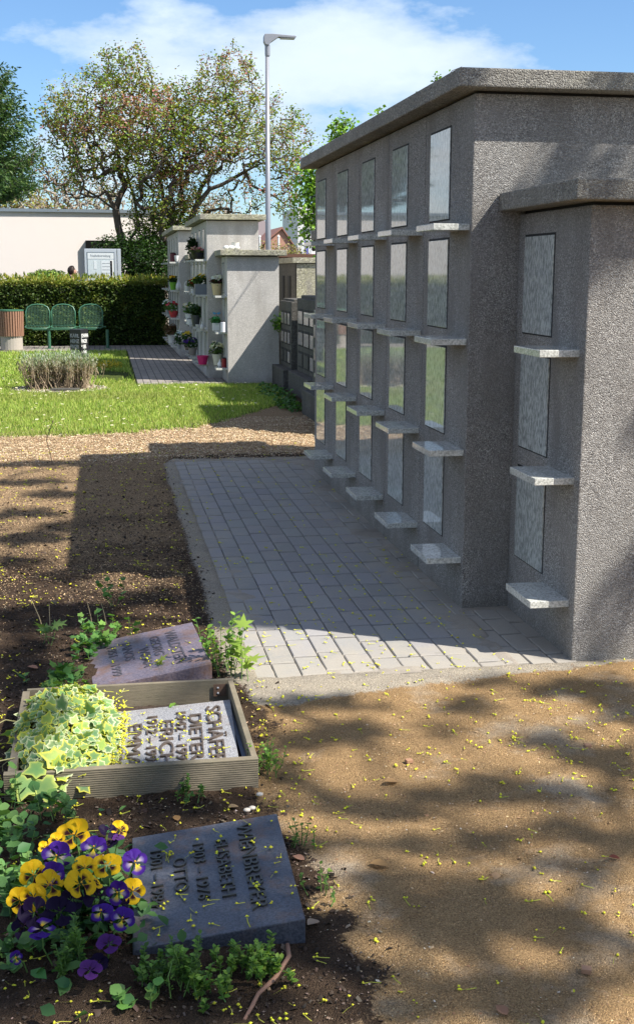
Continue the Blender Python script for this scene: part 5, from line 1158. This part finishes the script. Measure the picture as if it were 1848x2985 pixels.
for (u, v, s, h, lf, lab) in [(40, 2480, 9, .13, .034, 'round-leaved green herb at the left edge above the pansies'), (30, 2640, 9, .10, .032, 'round-leaved herb at the left edge beside the pansies'), (130, 2420, 7, .10, .034, 'round-leaved herb between the wooden frame and the yellow pansies'), (20, 2370, 7, .12, .032, 'round-leaved herb at the left end of the wooden frame'), (55, 2780, 6, .05, .03, 'low herb under the dark pansies at the left')]:
    sprig_plant('columbine', lab, G(u, v), s, h, lf, HB, T_ROUND, .035, 6, 'green herbs at the left edge of the bed')
IG = [(.06, .16, .04), (.10, .23, .05), (.16, .30, .06)]
for (u, v, s, h, lab) in [(270, 1900, 16, .06, 'green ivy tuft at the upper left corner of the violet plate'), (200, 1985, 14, .05, 'green ivy tuft above the variegated ivy'), (345, 1850, 10, .09, 'green ivy tuft behind the violet plate'), (150, 2010, 8, .04, 'green ivy tuft at the far left corner of the wooden frame')]:
    sprig_plant('green_ivy', lab, G(u, v), s, h, .035, IG, (VT, VF), .055, 5, 'green ivy tufts around the violet plate', up=.6)
sprig_plant('privet_seedling', 'upright bright green seedling between the violet plate and the paving', G(650, 1960), 14, .21, .026, BX, T_LEAF, .035, 13)
sprig_plant('maple_seedling', 'thin maple seedling with yellow-green lobed leaves at the paving corner', G(712, 1985), 3, .20, .06, [(.30, .38, .05), (.22, .33, .05)], MAPLE, .015, 3)
sprig_plant('maple_seedling', 'single yellow-green maple seedling behind the wooden frame, on the violet plate', G(465, 1975), 2, .06, .035, [(.22, .28, .05)], MAPLE, .01, 3)
sprig_plant('maple_seedling', 'dark stemmed maple seedling with palmate leaves at the left, above the ivy', G(150, 1880), 3, .14, .05, [(.16, .26, .07)], MAPLE, .02, 3)
sprig_plant('weed', 'small green weed standing alone on the soil in the middle left', G(330, 1775), 3, .16, .03, IG, T_ROUND, .012, 8)
sprig_plant('weed', 'small two-leaved sprout inside the wooden frame behind the plate', G(490, 2070, .02), 2, .04, .035, [(.18, .34, .05)], T_LEAF, .004, 3)
sprig_plant('weed', 'small weeds growing along the foot of the wooden frame', G(520, 2340), 10, .05, .015, BXD, T_LEAF, .03, 10)
sprig_plant('weed', 'leafy weed at the near right corner of the wooden frame', G(765, 2250), 12, .10, .014, BX, T_LEAF, .025, 14)
sprig_plant('weed', 'straggly weed beside the right edge of the blue-grey plate', G(880, 2470), 6, .08, .012, BX, T_LEAF, .02, 9)
sprig_plant('weed', 'straggly weed by the lower right edge of the blue-grey plate', G(925, 2620), 5, .07, .012, BX, T_LEAF, .018, 9)
sprig_plant('weed', 'low sprout at the bottom left, below the box seedlings', G(380, 2945), 4, .05, .03, IG, T_ROUND, .02, 5)
mb = MB()
for (u, v, h, tx) in [(250, 1830, .13, -.02), (290, 1820, .10, -.01), (535, 1800, .12, -.01), (490, 1830, .09, .0), (560, 1810, .08, -.03)]:
    c = G(u*.5 if False else u*.56, v, 0); 
for (u, v, h, tx, lab) in [(130, 1850, .16, -.05, 'bare straw stem leaning left on the soil, farthest left'), (146, 1830, .11, .0, 'bare straw stem standing upright beside the leaning one'), (270, 1830, .12, -.02, 'bare straw stem behind the ivy tuft'), (310, 1820, .10, -.02, 'short bare straw stem nearest the violet plate')]:
    c = G(u, v); o = MB().tube([c, c+np.array([tx*.4, 0, h*.5]), c+np.array([tx, 0, h])], [.0022, .002, .0014], 5).make('straw_stem', simple('straw', (.42, .33, .19), .8) if 'straw' not in bpy.data.materials else bpy.data.materials['straw']); tag(o, lab, 'stem', 'bare straw stems')

# ================================================================== LAVENDER BED
lv = empty('lavender_bush', (-.62, 16.85, 0), 'woody grey-green lavender bush on the lawn in front of the black pillar', 'bush')
P = []; mb = MB()
for i in range(420):
    c = np.array([R.choice([-.86, -.62, -.38])+R.normal()*.09, 16.85+R.normal()*.10, 0]); a = R.uniform(0, 2*PI); h = R.uniform(.26, .46); o_ = R.uniform(.05, .22)
    top = np.array([c[0]+math.cos(a)*o_, c[1]+math.sin(a)*o_*.8, h]); mb.tube([c, (c+top)/2+np.array([math.cos(a), math.sin(a), 0])*.04, top], [.006, .004, .0015], 3)
    for q in range(24): P.append(c+(top-c)*R.uniform(.5, 1.08)+R.normal(size=3)*.022)
mb.make('stems', simple('woody_stem', (.28, .21, .14), .9, var=.3), lv); P = np.array(P); n = len(P)
a, b, c_ = rand_rot(n); b = b*.5+np.array([0, 0, .8]); f = sm(P[:, 2], .2, .45)[:, None]
V, F, C = leafcloud(P, R.uniform(.03, .06, n), (T_DIAMOND[0]*np.array([.5, 1, 1]), T_DIAMOND[1]), palette(n, [(.34, .42, .26), (.24, .34, .16), (.40, .42, .34)])*f+palette(n, [(.26, .20, .12), (.34, .29, .20)])*(1-f), frames=(a, b, c_)); fast('leaves', V, F, M['leaf'], lv, C)
x, y = scatter(1700, -1.35, .08, 16.2, 17.4, lambda x, y: sm(1.0-np.hypot((x+.62)/.70, (y-16.8)/.62), 0, .1)); n = len(x)
flecks('gravel', x, y, R.uniform(.015, .035, n), R.uniform(.012, .025, n), palette(n, [(.5, .44, .36), (.34, .26, .2), (.62, .58, .5), (.22, .16, .12)]), 'pale gravel under the lavender bush', M['vc'], .01, .3, 'gravel')
o = MB().box((-.72, 16.42, .0), (-.36, 16.62, .035), rot=-.15).make('flat_stone', M['old'], bevel=.008); tag(o, 'flat grey stone lying under the lavender bush', 'stone')
yf = empty('yellow_flower_patch', (.0, 20.4, 0), 'low patch of yellow flowers in the lawn right of the black pillar', 'flowers')
P = in_ell(1400, [((.0, 20.4, .05), (.30, .35, .09), 1)]); P = P[P[:, 2] > .01]; V, F, C = leafcloud(P, R.uniform(.02, .035, len(P)), T_DIAMOND, palette(len(P), [(.70, .50, .03), (.60, .55, .05), (.16, .26, .04)], [3, 1, 1.5]), up=.8); fast('blossoms', V, F, M['leaf'], yf, C)
# creeper at the foot of the old stone blocks
bush('ground_ivy', 'dark green ivy creeping at the foot of the old stone blocks', [(np.array((2.15, 15.6, .04)), np.array((.2, 1.2, .05)), 1), (np.array((2.1, 14.2, .03)), np.array((.15, .6, .04)), 1)], 700, .05, [(.05, .13, .03), (.09, .20, .04)], None, T_LEAF, .8)
bush('elder_sprout', 'leafy green shoot between the low pale block and the dark stone block', [(np.array(AX(815, 940, 2.45)), np.array((.10, .15, .12)), 1), (np.array(AX(800, 925, 2.40)), np.array((.16, .12, .10)), 1)], 260, .06, [(.13, .26, .05), (.2, .34, .06)], None, T_LEAF, .4, 12)

# ================================================================== THE TREE THAT SHADES THE PLACE (behind and to the right of the viewer)
SH = []
def z8(x, y, rx, ry, d=1.0): SH.append((573+x*.6213, 1473+y*.6213, rx*.6213, ry*.6213, d))
for a in [(300, 330, 240, 22, .9), (400, 435, 170, 42, 1), (180, 480, 70, 35, .8), (850, 335, 90, 26, .9), (190, 630, 70, 35, .9), (330, 690, 95, 32, 1), (490, 745, 130, 22, 1), (650, 730, 90, 22, 1), (790, 690, 90, 24, 1), (920, 640, 90, 26, 1), (1060, 690, 140, 26, 1.1),
          (1260, 690, 150, 22, 1), (1430, 680, 80, 30, .6), (720, 870, 260, 22, .9), (950, 850, 150, 26, .8), (1240, 800, 150, 30, .6), (1460, 860, 80, 50, 1), (1180, 470, 90, 26, 1), (1400, 540, 150, 34, 1.1), (1500, 610, 60, 30, 1), (1260, 260, 150, 26, .8), (1430, 285, 120, 50, 1.3), (1500, 360, 60, 60, .8),
          (700, 1090, 270, 80, 1), (900, 1120, 150, 60, .9), (570, 1010, 80, 50, .8), (800, 1210, 220, 40, .9), (1060, 1130, 150, 44, .8), (1210, 1200, 90, 40, .6), (340, 1200, 110, 60, .8), (430, 1340, 130, 40, .8), (1250, 1400, 220, 40, .8), (1000, 1450, 220, 60, .9), (620, 1500, 220, 50, .8), (1430, 1250, 80, 60, .8), (1320, 960, 110, 36, .8),
          (270, 880, 110, 30, .9), (120, 560, 60, 60, .6), (800, 430, 60, 14, .7), (930, 200, 90, 8, .7)]: z8(*a)
SH += [(60, 1590, 70, 70, 1.0), (130, 1470, 150, 30, 1), (360, 1425, 90, 16, 1), (70, 1285, 80, 14, 1), (150, 1258, 60, 12, .9), (60, 1225, 90, 10, 1), (130, 1180, 80, 8, .9), (60, 1150, 110, 6, .9), (120, 1105, 140, 6, 1), (30, 1340, 60, 12, .8), (150, 1375, 60, 12, .8),
       (330, 1870, 60, 42, 1.2), (300, 2300, 330, 60, 1.2), (520, 2150, 200, 60, .9), (420, 2030, 120, 50, .7), (100, 2200, 120, 60, 1.1), (60, 2350, 150, 60, 1), (600, 2020, 70, 40, .6), (450, 1920, 220, 16, 1.0), (80, 2000, 90, 60, .9), (500, 2400, 200, 40, .8), (430, 1650, 60, 22, .8), (300, 1560, 90, 24, .55), (20, 1800, 30, 60, .9), (640, 2250, 90, 60, .5)]
pts = []; LEAF = .072
def clump(c, rx, ry, dn, wallc=False):
    area = PI*rx*ry; n = int(area*dn*950)+5
    a = R.uniform(0, 2*PI, n); q = R.uniform(size=n)**.62; x = c[0]+rx*1.05*q*np.cos(a); y = c[1]+ry*1.05*q*np.sin(a)
    h = R.uniform(6.2, 9.2)+R.normal(size=n)*.5
    if not wallc: y = np.where((x > .8) & (y > 4.38) & (y < 5.1), 4.38-(y-4.38)*.4, y)
    pts.append(np.stack([x, y, np.zeros(n)], 1)-SL*h[:, None]+np.array([0, 0, c[2] if len(c) > 2 else 0]))
for (x, y, rx, ry, dn) in SH:
    c = DG(x, y); e = DG(x+rx, y); f = DG(x, y-ry); clump(np.array([c[0], c[1], 0]), abs(e[0]-c[0])+.01, abs(f[1]-c[1])*.95+.015, dn)
# patches of shade on the two end walls: (x, plane y, z, radius x, radius z, density)
for (x, yp, z, rx, rz, dn) in [(2.10, MY0, 2.0, .13, .04, .5), (2.34, MY0, 2.03, .12, .05, .8), (1.88, MY0, 1.85, .035, .16, .5), (2.25, MY0-.1, 2.37, .10, .04, .8),
                               (2.08, RY, .95, .02, .08, .5), (2.09, RY, .34, .05, .11, 1.0), (2.02, RY, .10, .05, .06, 1.0), (1.95, RY-.1, 1.86, .25, .03, 1.0)]:
    gx = x-.73*z; gy = yp+.45*z; clump(np.array([gx, gy, 0.]), rx+.02, rz*.45+.02, dn, True)
P = np.concatenate(pts); n = len(P)
print('shade leaves', n)
root = empty('maple_tree', (8.6, -3.6, 0), 'tall flowering maple standing behind the viewer, whose crown dapples graves and path', 'tree')
idx = R.choice(n, 520, replace=False); tg = P[idx]
# two limb systems: one over the path, one over the wall and the far soil, with open sky between them
trA = [[(8.6, -3.6, 0), (8.6, -3.5, 2.5), (8.7, -3.1, 4.8), (8.8, -1.8, 6.6), (8.5, .4, 8.0), (8.4, 2.8, 8.6), (7.2, 4.0, 8.6), (6.2, 5.2, 8.2)]]
trB = [[(8.7, -3.1, 4.8), (7.2, -2.6, 6.2), (6.2, -1.4, 7.0)], [(8.7, -3.1, 4.8), (8.9, -2.0, 6.6), (8.2, -.6, 8.0)]]
gyt = tg[:, 1]+SL[1]*tg[:, 2]; gxt = tg[:, 0]+SL[0]*tg[:, 2]; northy = gyt > np.where(gxt > .3, 4.85, 5.2); VV = []; FF = []; nv = 0
for tr_, tt in ((trA, tg[northy]), (trB, tg[~northy])):
    A_, Pa_, tips_ = greedy_tree(tr_, tt, mid=3, wob=.10)
    gx_, gy_ = A_[:, 0]+SL[0]*A_[:, 2], A_[:, 1]+SL[1]*A_[:, 2]
    inz = (gx_ > .55) & (gx_ < 2.0) & (gy_ > 4.40) & (gy_ < 5.35)
    A_[inz, 1] += np.where(gy_[inz] < 4.85, 4.38-gy_[inz], 5.37-gy_[inz])
    V, F, _ = tree_mesh(A_, Pa_, .005, .24, 2.2, 5); VV.append(V); FF.append(F+nv); nv += len(V)
fast('trunk', np.concatenate(VV), np.concatenate(FF), M['bark'], root)
V, F, C = leafcloud(P, R.uniform(.8, 1.2, n)*LEAF, MAPLE, palette(n, [(.16, .28, .04), (.24, .34, .05), (.10, .19, .03)]), up=.8); fast('crown', V, F, M['leaf'], root, C)

# ================================================================== FLOWER POTS ON THE OLD SHELVES
def petal_ball(P, size, cols): return leafcloud(P, size, T_ROUND, cols, up=1.0)
def potted(name, label, u, v, X, kind, pw, ph, pcol, fol=None, flo=None, fsz=.05, fh=.12, fr=.09, nf=14, cat='flower pot', glossy=.4, tall=0, z=None, n=120):
    """a pot on a shelf: (u, v) is the photo position of the pot's foot, X the distance plane"""
    c = AX(u, v, X) if X < 3 else AY(u, v, X)
    if z is not None: c[2] = z
    zs = [1.767, 1.74, 1.23, .7215, .213, 1.2315, .723, .2145]
    r = empty(name, tuple(c), label, cat, 'grave decorations on the shelves'); pm = simple('pot_'+kind, pcol, glossy, var=.08)
    if kind == 'round': MB().lathe([(pw*.34, 0), (pw*.5, ph*.92), (pw*.54, ph*.93), (pw*.54, ph), (pw*.46, ph), (pw*.44, ph*.9)], c, 16).make('pot', pm, r, smooth=False)
    elif kind == 'bowl': MB().lathe([(pw*.3, 0), (pw*.42, ph*.4), (pw*.5, ph*.95), (pw*.5, ph), (pw*.44, ph*.97)], c, 18).make('pot', pm, r)
    elif kind == 'box':
        MB().box((c[0]-pw/2, c[1]-pw/2, c[2]), (c[0]+pw/2, c[1]+pw/2, c[2]+ph)).make('pot', pm, r, bevel=.004)
    elif kind == 'vase': MB().lathe([(pw*.32, 0), (pw*.5, ph*.25), (pw*.4, ph*.5), (pw*.14, ph*.7), (pw*.12, ph*.95), (pw*.18, ph)], c, 14).make('pot', pm, r, smooth=True)
    elif kind == 'candle':
        MB().lathe([(pw*.5, 0), (pw*.5, ph*.85), (pw*.4, ph*.9)], c, 14).make('jar', pm, r); MB().lathe([(pw*.45, ph*.901), (pw*.45, ph*.97), (pw*.2, ph)], c, 14).make('lid', M['joint'], r)
    elif kind == 'basket':
        MB().lathe([(pw*.4, 0), (pw*.5, ph*.5), (pw*.45, ph*.55)], c, 14).make('pot', pm, r)
        MB().tube([c+np.array([pw*.45*math.cos(a), 0, ph*.5+ph*.5*math.sin(a)]) for a in np.linspace(0, PI, 9)], .008, 6).make('handle', pm, r)
    top = c+np.array([0, 0, ph])
    if fol:
        P = in_ell(n, [(top+np.array([0, 0, fh*.45]), np.array([fr, fr, fh*.6]), 1)]); P = P[P[:, 2] > top[2]-.01]
        V, F, C = leafcloud(P, R.uniform(.7, 1.2, len(P))*.055, T_LEAF, palette(len(P), fol), up=.5); fast('foliage', V, F, M['leaf'], r, C)
        mb = MB()
        for i in range(6): mb.tube([top-np.array([0, 0, .01]), P[R.randint(len(P))]], .003, 4)
        mb.make('stems', bpy.data.materials['green_stem'], r)
    if flo:
        for i in range(nf):
            a = R.uniform(0, 2*PI); q = R.uniform()**.5*fr*.95; ctr = top+np.array([q*math.cos(a), q*math.sin(a)-.01, fh*(1.0-.5*(q/fr)**2)+R.normal()*.012+tall])
            m_ = 9; th = np.linspace(0, 2*PI, m_, endpoint=False)+R.uniform(); d = np.array([R.normal()*.4-.1, -.6+R.normal()*.3, .8]); d /= np.linalg.norm(d); U_ = np.cross(d, [1, 0, 0]); U_ /= np.linalg.norm(U_); W_ = np.cross(d, U_)
            V = [ctr]; 
            for j, t in enumerate(th): V.append(ctr+(U_*math.cos(t)+W_*math.sin(t))*fsz*.5*(1 if j % 2 else .72)+d*fsz*.18)
            cl = palette(1, flo, None, .12)[0]; o = fast('blossom', np.array(V), np.array([(0, j+1, (j+1) % m_+1) for j in range(m_)]), M['petal'], r, np.tile(cl, (m_+1, 1)))
    return r
def zsh(z): return z+.001
W1, Y1 = (.80, .80, .78), (.78, .58, .03)
DKG = [(.03, .07, .02), (.05, .11, .03)]; MDG = [(.07, .17, .04), (.12, .24, .06)]
LX = 1.625; TX = 1.415; CX3 = 1.285
z1, z2, z3 = zsh(1.23), zsh(.7215), zsh(.213); t1, t2, t3, t4 = zsh(1.74), zsh(1.2315), zsh(.723), zsh(.2145)
potted('flower_pot', 'cream tapered pot with big white lilies, top shelf of the low pale block', 632, 862, LX, 'round', .155, .16, (.60, .48, .28), [(.10, .03, .04), (.07, .13, .04)], [W1], .10, .10, .09, 9, z=z1)
potted('planter_box', 'small white cube planter with bright green leaves on the middle shelf of the low block', 630, 966, LX-.03, 'box', .105, .11, (.72, .72, .70), [(.12, .42, .16), (.06, .18, .05)], [(.10, .50, .22)], .05, .08, .06, 5, z=z2)
potted('grave_candle', 'white lantern candle beside the white cube planter', 651, 966, LX+.03, 'candle', .075, .16, (.80, .80, .82), z=z2, cat='candle')
potted('flower_pot', 'cream tapered pot with a huge white hydrangea, bottom shelf of the low pale block', 633, 1070, LX-.01, 'round', .14, .16, (.62, .60, .46), [(.12, .24, .05), (.10, .12, .06)], [(.78, .76, .58)], .05, .17, .11, 46, z=z3)
potted('grave_candle', 'dark red grave candle next to the hydrangea pot', 653, 1068, LX+.05, 'candle', .07, .14, (.24, .01, .015), z=z3, cat='candle')
potted('vase', 'white drop-shaped ornament in front of the hydrangea pot', 641, 1070, LX+.0, 'vase', .07, .11, (.8, .8, .78), z=z3, cat='ornament')
bf = AX(631, 912, LX); o = empty('butterfly_pick', (bf[0], bf[1], z2+.11), 'blue butterfly on a thin wire above the white cube planter', 'ornament', 'grave decorations on the shelves')
for s in (-1, 1): fast('wing', np.array([bf, bf+[s*.055, 0, .02], bf+[s*.05, -.01, -.012], bf+[s*.02, -.01, -.02]]), np.array([(0, 1, 2), (0, 2, 3)]), M['petal'], o, np.tile([.12, .40, .75], (4, 1)))
MB().tube([(bf[0], bf[1], z2+.11), bf], .002, 4).make('wire', M['joint'], o)
potted('flower_bowl', 'black bowl of pink and cream blossoms on the top shelf of the tall flower-decked block', 578, 757, TX, 'bowl', .22, .10, (.015, .015, .018), [(.14, .16, .07)], [(.55, .20, .20), (.62, .40, .30), (.6, .3, .3)], .05, .06, .13, 34, z=t1)
potted('potted_conifer', 'dark miniature conifer behind the bowl of pink blossoms', 562, 757, TX, 'round', .12, .10, (.03, .03, .03), [(.015, .04, .015), (.03, .06, .02)], None, fh=.24, fr=.09, n=420, z=t1, cat='plant pot')
potted('planter_box', 'grey square planter with dark leaves and yellow blooms on the second shelf', 585, 860, TX, 'box', .17, .15, (.13, .15, .17), DKG, [Y1], .085, .12, .12, 6, z=t2)
potted('flower_pot', 'small white pot with one yellow bloom left of the grey planter', 562, 855, TX, 'round', .07, .09, (.7, .7, .68), [(.16, .12, .03), (.10, .16, .04)], [Y1, (.25, .05, .02)], .075, .12, .07, 4, z=t2)
potted('basket', 'white handled basket at the far end of the second shelf row', 546, 853, TX, 'basket', .10, .17, (.60, .60, .57), z=t2, cat='basket')
potted('flower_pot', 'dark grey pot with glossy dark leaves on the third shelf row', 571, 950, TX, 'round', .15, .17, (.05, .055, .06), DKG, None, fh=.16, fr=.11, n=260, z=t3)
potted('flower_pot', 'white pot with cream and orange lilies on the third shelf row', 551, 946, TX, 'round', .12, .14, (.68, .68, .66), MDG, [(.75, .66, .50), (.70, .30, .12), (.78, .72, .6)], .085, .17, .09, 10, z=t3)
potted('ornament', 'small white bird figure on the third shelf of the tall block', 590, 955, TX, 'vase', .07, .12, (.55, .55, .54), z=t3, cat='ornament')
potted('ornament', 'low reclining white figure beside the bird figure', 580, 957, TX, 'bowl', .11, .05, (.5, .5, .5), z=t3, cat='ornament')
potted('flower_pot', 'woven pot with dark violet pansies on the lowest shelf row', 562, 1050, TX, 'round', .14, .12, (.28, .24, .20), DKG, [(.05, .02, .16), (.10, .05, .30)], .06, .14, .14, 24, z=t4)
potted('flower_pot', 'magenta pot on the nearest lowest shelf of the tall block', 591, 1057, TX, 'round', .17, .13, (.50, .01, .13), z=t4)
potted('flower_pot', 'pot with yellow blossoms at the far end of the lowest shelf row', 546, 1045, TX, 'round', .11, .12, (.2, .16, .12), DKG, [(.62, .48, .05)], .06, .20, .10, 14, z=t4)
potted('grave_candle', 'round white lantern with a flat lid above the yellow blossoms', 556, 972, TX-.03, 'candle', .13, .09, (.62, .62, .58), z=t3, cat='candle')
potted('grave_candle', 'dark red lantern on the top shelf of the rearmost block', 505, 768, CX3, 'candle', .12, .17, (.10, .01, .015), z=t1, cat='candle')
potted('ornament', 'white animal figure beside the dark red lantern', 515, 768, CX3, 'bowl', .08, .10, (.75, .75, .73), z=t1, cat='ornament')
potted('flower_pot', 'green pot with orange-yellow flowers on the second shelf of the rearmost block', 505, 846, CX3, 'round', .14, .14, (.14, .36, .03), DKG, [(.70, .42, .02)], .07, .11, .10, 6, z=t2)
potted('vase', 'slim white vase next to the green pot', 521, 845, CX3, 'vase', .10, .24, (.52, .52, .52), z=t2, cat='vase')
potted('flower_bowl', 'red bowl crowded with crimson flowers on the third shelf of the rearmost block', 506, 924, CX3, 'bowl', .18, .12, (.50, .04, .05), MDG, [(.50, .03, .07), (.6, .08, .12)], .065, .14, .16, 26, z=t3)
potted('flower_pot', 'white daisies in a low pot left of the crimson flowers', 490, 915, CX3, 'round', .10, .08, (.3, .3, .3), MDG, [(.75, .76, .74)], .06, .20, .10, 16, z=t3)
potted('flower_pot', 'white pot of brown heather on the lowest shelf of the rearmost block', 502, 1000, CX3, 'round', .18, .15, (.62, .60, .57), [(.20, .11, .07), (.12, .10, .04)], None, fh=.20, fr=.16, n=460, z=t4)
potted('flower_pot', 'small pot of pale blue and white blossoms beside the heather', 522, 1000, CX3, 'round', .09, .08, (.4, .4, .4), DKG, [(.45, .55, .65), (.7, .72, .72)], .05, .24, .09, 20, z=t4)
# on top of the low pale block
q = AX(642, 733, 1.85); o = MB().lathe([(.04, 0), (.055, .10), (.058, .105), (.05, .10), (.045, .02)], (q[0], L2[1]+.15, 1.863), 14).make('white_cup', simple('white_china', (.75, .74, .68), .3)); tag(o, 'white cup standing on the cap of the low pale block', 'cup')
for (u, sx_, lab) in [(660, 1.0, 'leftmost white egg-shaped stone on the cap of the low pale block'), (675, 1.35, 'widest cream egg-shaped stone in the middle of the cap'), (691, 1.0, 'rightmost white egg-shaped stone on the cap')]:
    q = AY(u, 730, L2[1]+.1); bm = bmesh.new(); bmesh.ops.create_icosphere(bm, subdivisions=2, radius=.036)
    for w_ in bm.verts: w_.co = Vector((w_.co.x*1.2*sx_+q[0], w_.co.y+L2[1]+.12, w_.co.z*.9+1.863+.031))
    me = bpy.data.meshes.new('egg_stone'); bm.to_mesh(me); bm.free(); me.polygons.foreach_set('use_smooth', [True]*len(me.polygons)); tag(link('egg_stone', me, bpy.data.materials['white_china']), lab, 'ornament')
